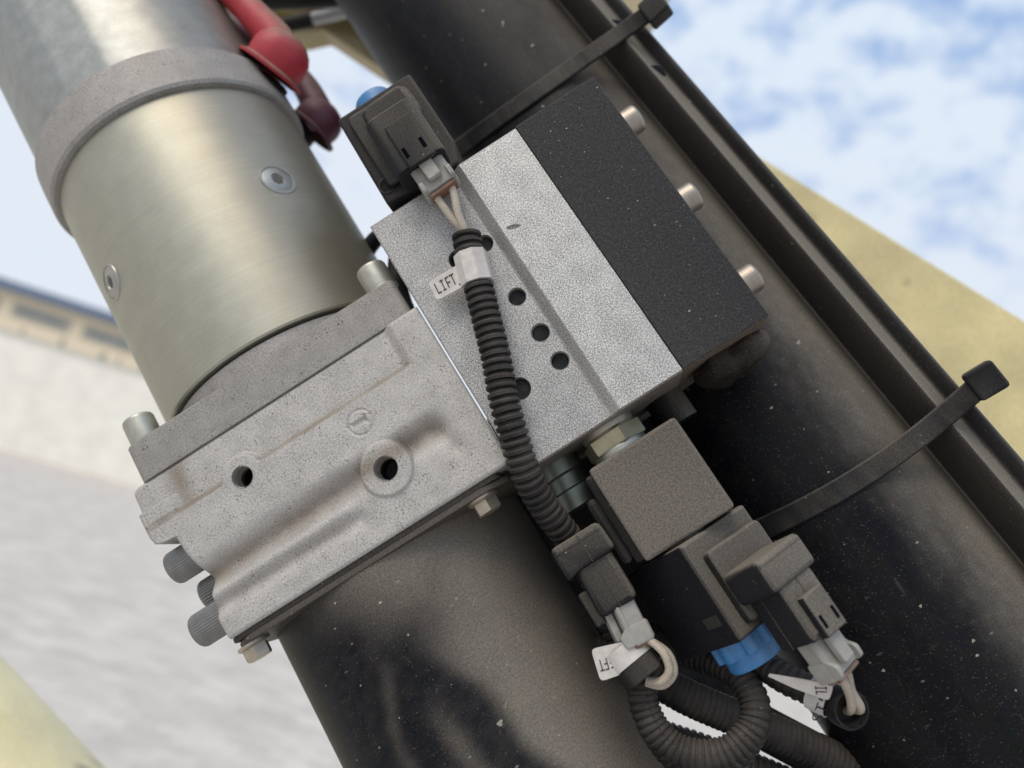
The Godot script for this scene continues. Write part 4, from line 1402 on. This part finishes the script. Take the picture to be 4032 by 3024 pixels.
	build("open_end", "hose_plastic", o, {"c": Color(0.022, 0.022, 0.024), "a": 0.05, "k": 0.1}, 30.0)
	lathe([Vector2(6.5, -0.3), Vector2(7.15, -0.2), Vector2(7.15, 7.4), Vector2(6.5, 7.5)], along(cs, Vector3(195.0, 13.0, -16.2)), 32)
	tag = build("tag", "label_white", o, white, 30.0)
	tf = Transform3D(Basis(Vector3(-0.59, 0.80, 0.10).normalized(), Vector3(-0.77, -0.61, 0.1).normalized(), Vector3(0, 0, 1)).orthonormalized(), Vector3(199.4, 11.2, -7.0))
	lettering("STE", 2.4, tf, tag, 1.15)
	var ff := Transform3D(Basis(Vector3(0.70, 0.66, 0.1).normalized(), Vector3(-0.6, 0.62, 0.45).normalized(), Vector3(0, 0, 1)).orthonormalized(), Vector3(190.5, 12.0, -3.5))
	flag([Vector2(-16.0, -0.6), Vector2(-15.5, 0.6), Vector2(-4, 2.6), Vector2(7.2, 4.2), Vector2(7.2, -3.2), Vector2(-6, -2.4)], ff, 0.5, tag, white)
	lettering("IL", 3.6, ff * Transform3D(Basis(Vector3(0, 0, 1), deg_to_rad(-70.0)), Vector3(3.4, 0.3, 0.42)), tag)


func hoses() -> void:
	var o := thing("cable_conduit", "dark corrugated conduit seen through the loop at the bottom", "conduit", Vector3(180, -35, -60), "black hoses below the solenoids")
	corrugated(spline([Vector3(140, -62, -60), Vector3(159, -46, -62), Vector3(184, -31, -64), Vector3(215, -8, -70), Vector3(255, 20, -80)], 0.7), 8.2, 2.6, 0.4, 22)
	build("conduit", "hose_plastic", o, loom, 50.0)
	o = thing("hydraulic_hose", "smooth black hose with grey sleeve crossing the pale gap at the bottom", "hose", Vector3(215, -15, -85), "black hoses below the solenoids")
	sweep(spline([Vector3(165, -38, -80), Vector3(195, -22, -82), Vector3(238, 4, -85)], 2.0), func(_s: float) -> float: return 10.0, 26)
	build("hose", "black_plastic", o, {"c": Color(0.015, 0.016, 0.02), "a": 0.08, "k": 0.2})
	sweep(PackedVector3Array([Vector3(236, 2.8, -85), Vector3(262, 18, -87)]), func(_s: float) -> float: return 10.4, 26)
	build("sleeve", "black_plastic", o, {"c": Color(0.12, 0.11, 0.10), "a": 0.2, "k": 0.3})
	o = thing("cable_conduit", "lowest corrugated hose, cut by the bottom edge of the view", "conduit", Vector3(215, -25, -75), "black hoses below the solenoids")
	corrugated(spline([Vector3(193, -54, -78), Vector3(214, -36, -80), Vector3(240, -16, -84), Vector3(278, 10, -90)], 0.7), 8.0, 3.4, 0.9, 20)
	build("conduit", "hose_plastic", o, {"c": Color(0.03, 0.03, 0.034), "a": 0.2, "k": 0.3}, 50.0)
	o = thing("cable_bundle", "black cable peeking out between the motor and the valve block", "cable", Vector3(-75, -40, -60))
	sweep(spline([Vector3(-84, -70, -78), Vector3(-98, -52, -74), Vector3(-98, -38, -70), Vector3(-86, -36, -64), Vector3(-70, -44, -58), Vector3(-50, -50, -58), Vector3(-20, -52, -60)], 2.0), func(_s: float) -> float: return 4.6, 18)
	build("cable", "black_plastic", o, {"c": Color(0.015, 0.016, 0.02), "a": 0.05, "k": 0.2})


# ---------------------------------------------------------------- cable ties round the mast
# dried splashes and chips stuck to a curved surface
func splashes(o: Node3D, spots: Array, axis: Vector3, radius: float) -> void:
	for q in spots:
		var a := deg_to_rad(q[1])
		var dir := Vector3(0, sin(a), cos(a))
		var c := axis + (Vector3(q[0], 0, 0.12 * q[0]) if axis.y > 0 else Vector3(q[0], 0, 0))
		var f := along(dir, c + dir * radius, Vector3(1, 0, 0))
		f.basis = f.basis.rotated(dir, q[4])
		f.basis.x *= q[3]
		lathe([Vector2(q[2] * 0.75, -0.4), Vector2(q[2] * 0.68, 0.1), Vector2(q[2] * 0.4, 0.2), Vector2(0, 0.3)], f, 14, func(t: float) -> float: return 1.0 + 0.22 * sin(t * 3.0 + q[0]) + 0.12 * sin(t * 5.0))
	build("splash", "label_white", o, {"c": Color(0.33, 0.30, 0.25), "a": 0.25, "n": 0.8})
	o.get_child(o.get_child_count() - 1).set_meta("kind", "stuff")


func ties() -> void:
	for k in 2:
		var u0: float = [-120.0, 139.0][k]
		var o := thing("cable_tie", ["dusty black cable tie round the mast above the black block", "black cable tie round the mast beside the lower solenoids, its head against yellow"][k], "cable tie", Vector3(u0, 80, -60), "cable ties round the mast")
		var line := []
		for i in 15:
			var a := deg_to_rad(190.0 - 98.0 * i / 14.0)
			line.append(Vector2(75, -120) + Vector2.from_angle(a) * 63.4)
		line.append_array([Vector2(88, -57.1), Vector2(102, -56.7), Vector2(118, -56.2), Vector2(130.0, -55.6), Vector2(137, -53.4), Vector2(143, -50.5), Vector2(149, -49.0)])
		var pts := []
		for i in line.size():
			var q: Vector2 = line[i]
			# the straps sit slightly askew on the mast
			var lean: float = lerpf(-106.5, -112.5, (q.x - 15.0) / 133.0) if k == 0 else 139.5 - 0.0016 * pow(q.x - 84.0, 2.0)
			var uu: float = 107.0 + (lean - 107.0) * (324.0 - (q.y + 0.12 * u0)) / 374.0
			pts.append(MAST * Vector3(uu, q.x, q.y))
		var path := spline(pts, 1.6)
		var t := PackedVector3Array()
		var prev := []
		for i in path.size():
			var d := (path[mini(i + 1, path.size() - 1)] - path[maxi(i - 1, 0)]).normalized()
			var across := Vector3(1, 0, 0)
			across = (across - d * across.dot(d)).normalized()
			var out := d.cross(across)
			if out.z < 0 and out.dot(path[i] - Vector3(path[i].x, 75, -120)) < 0:
				out = -out
			var ring := []
			for c in [Vector2(-4.9, -0.7), Vector2(-4.9, 0.4), Vector2(-4.2, 0.9), Vector2(4.2, 0.9), Vector2(4.9, 0.4), Vector2(4.9, -0.7)]:
				ring.append(path[i] + across * c.x + out * c.y)
			if i > 0:
				for j in 6:
					quad(t, prev[j], prev[(j + 1) % 6], ring[(j + 1) % 6], ring[j])
			prev = ring
		# wound outwards from the strap's own middle line
		for i in range(0, t.size(), 3):
			var n := (t[i + 1] - t[i]).cross(t[i + 2] - t[i])
			var cen := (t[i] + t[i + 1] + t[i + 2]) / 3.0
			var best := path[0]
			for q in path:
				if q.distance_squared_to(cen) < best.distance_squared_to(cen):
					best = q
			if n.dot(cen - best) < 0:
				var s := t[i]
				t[i] = t[i + 1]
				t[i + 1] = s
		T.append_array(t)
		build("strap", "black_plastic", o, {"c": Color(0.020, 0.0205, 0.023), "a": [0.22, 0.20][k], "k": 0.40, "n": 0.2}, 30.0)
		var e: Vector3 = path[path.size() - 1]
		box(-6.8, 6.8, -4.5, 8.5, -6.5, 5.5, 1.2, Transform3D(Basis(Vector3(1, 0, 0), Vector3(0, 0.93, 0.36), Vector3(0, -0.36, 0.93)), e + Vector3(0, -1, -1.5)))
		build("tie_head", "black_plastic", o, {"c": Color(0.022, 0.023, 0.026), "a": [0.25, 0.12][k], "k": 0.35, "n": 0.2})
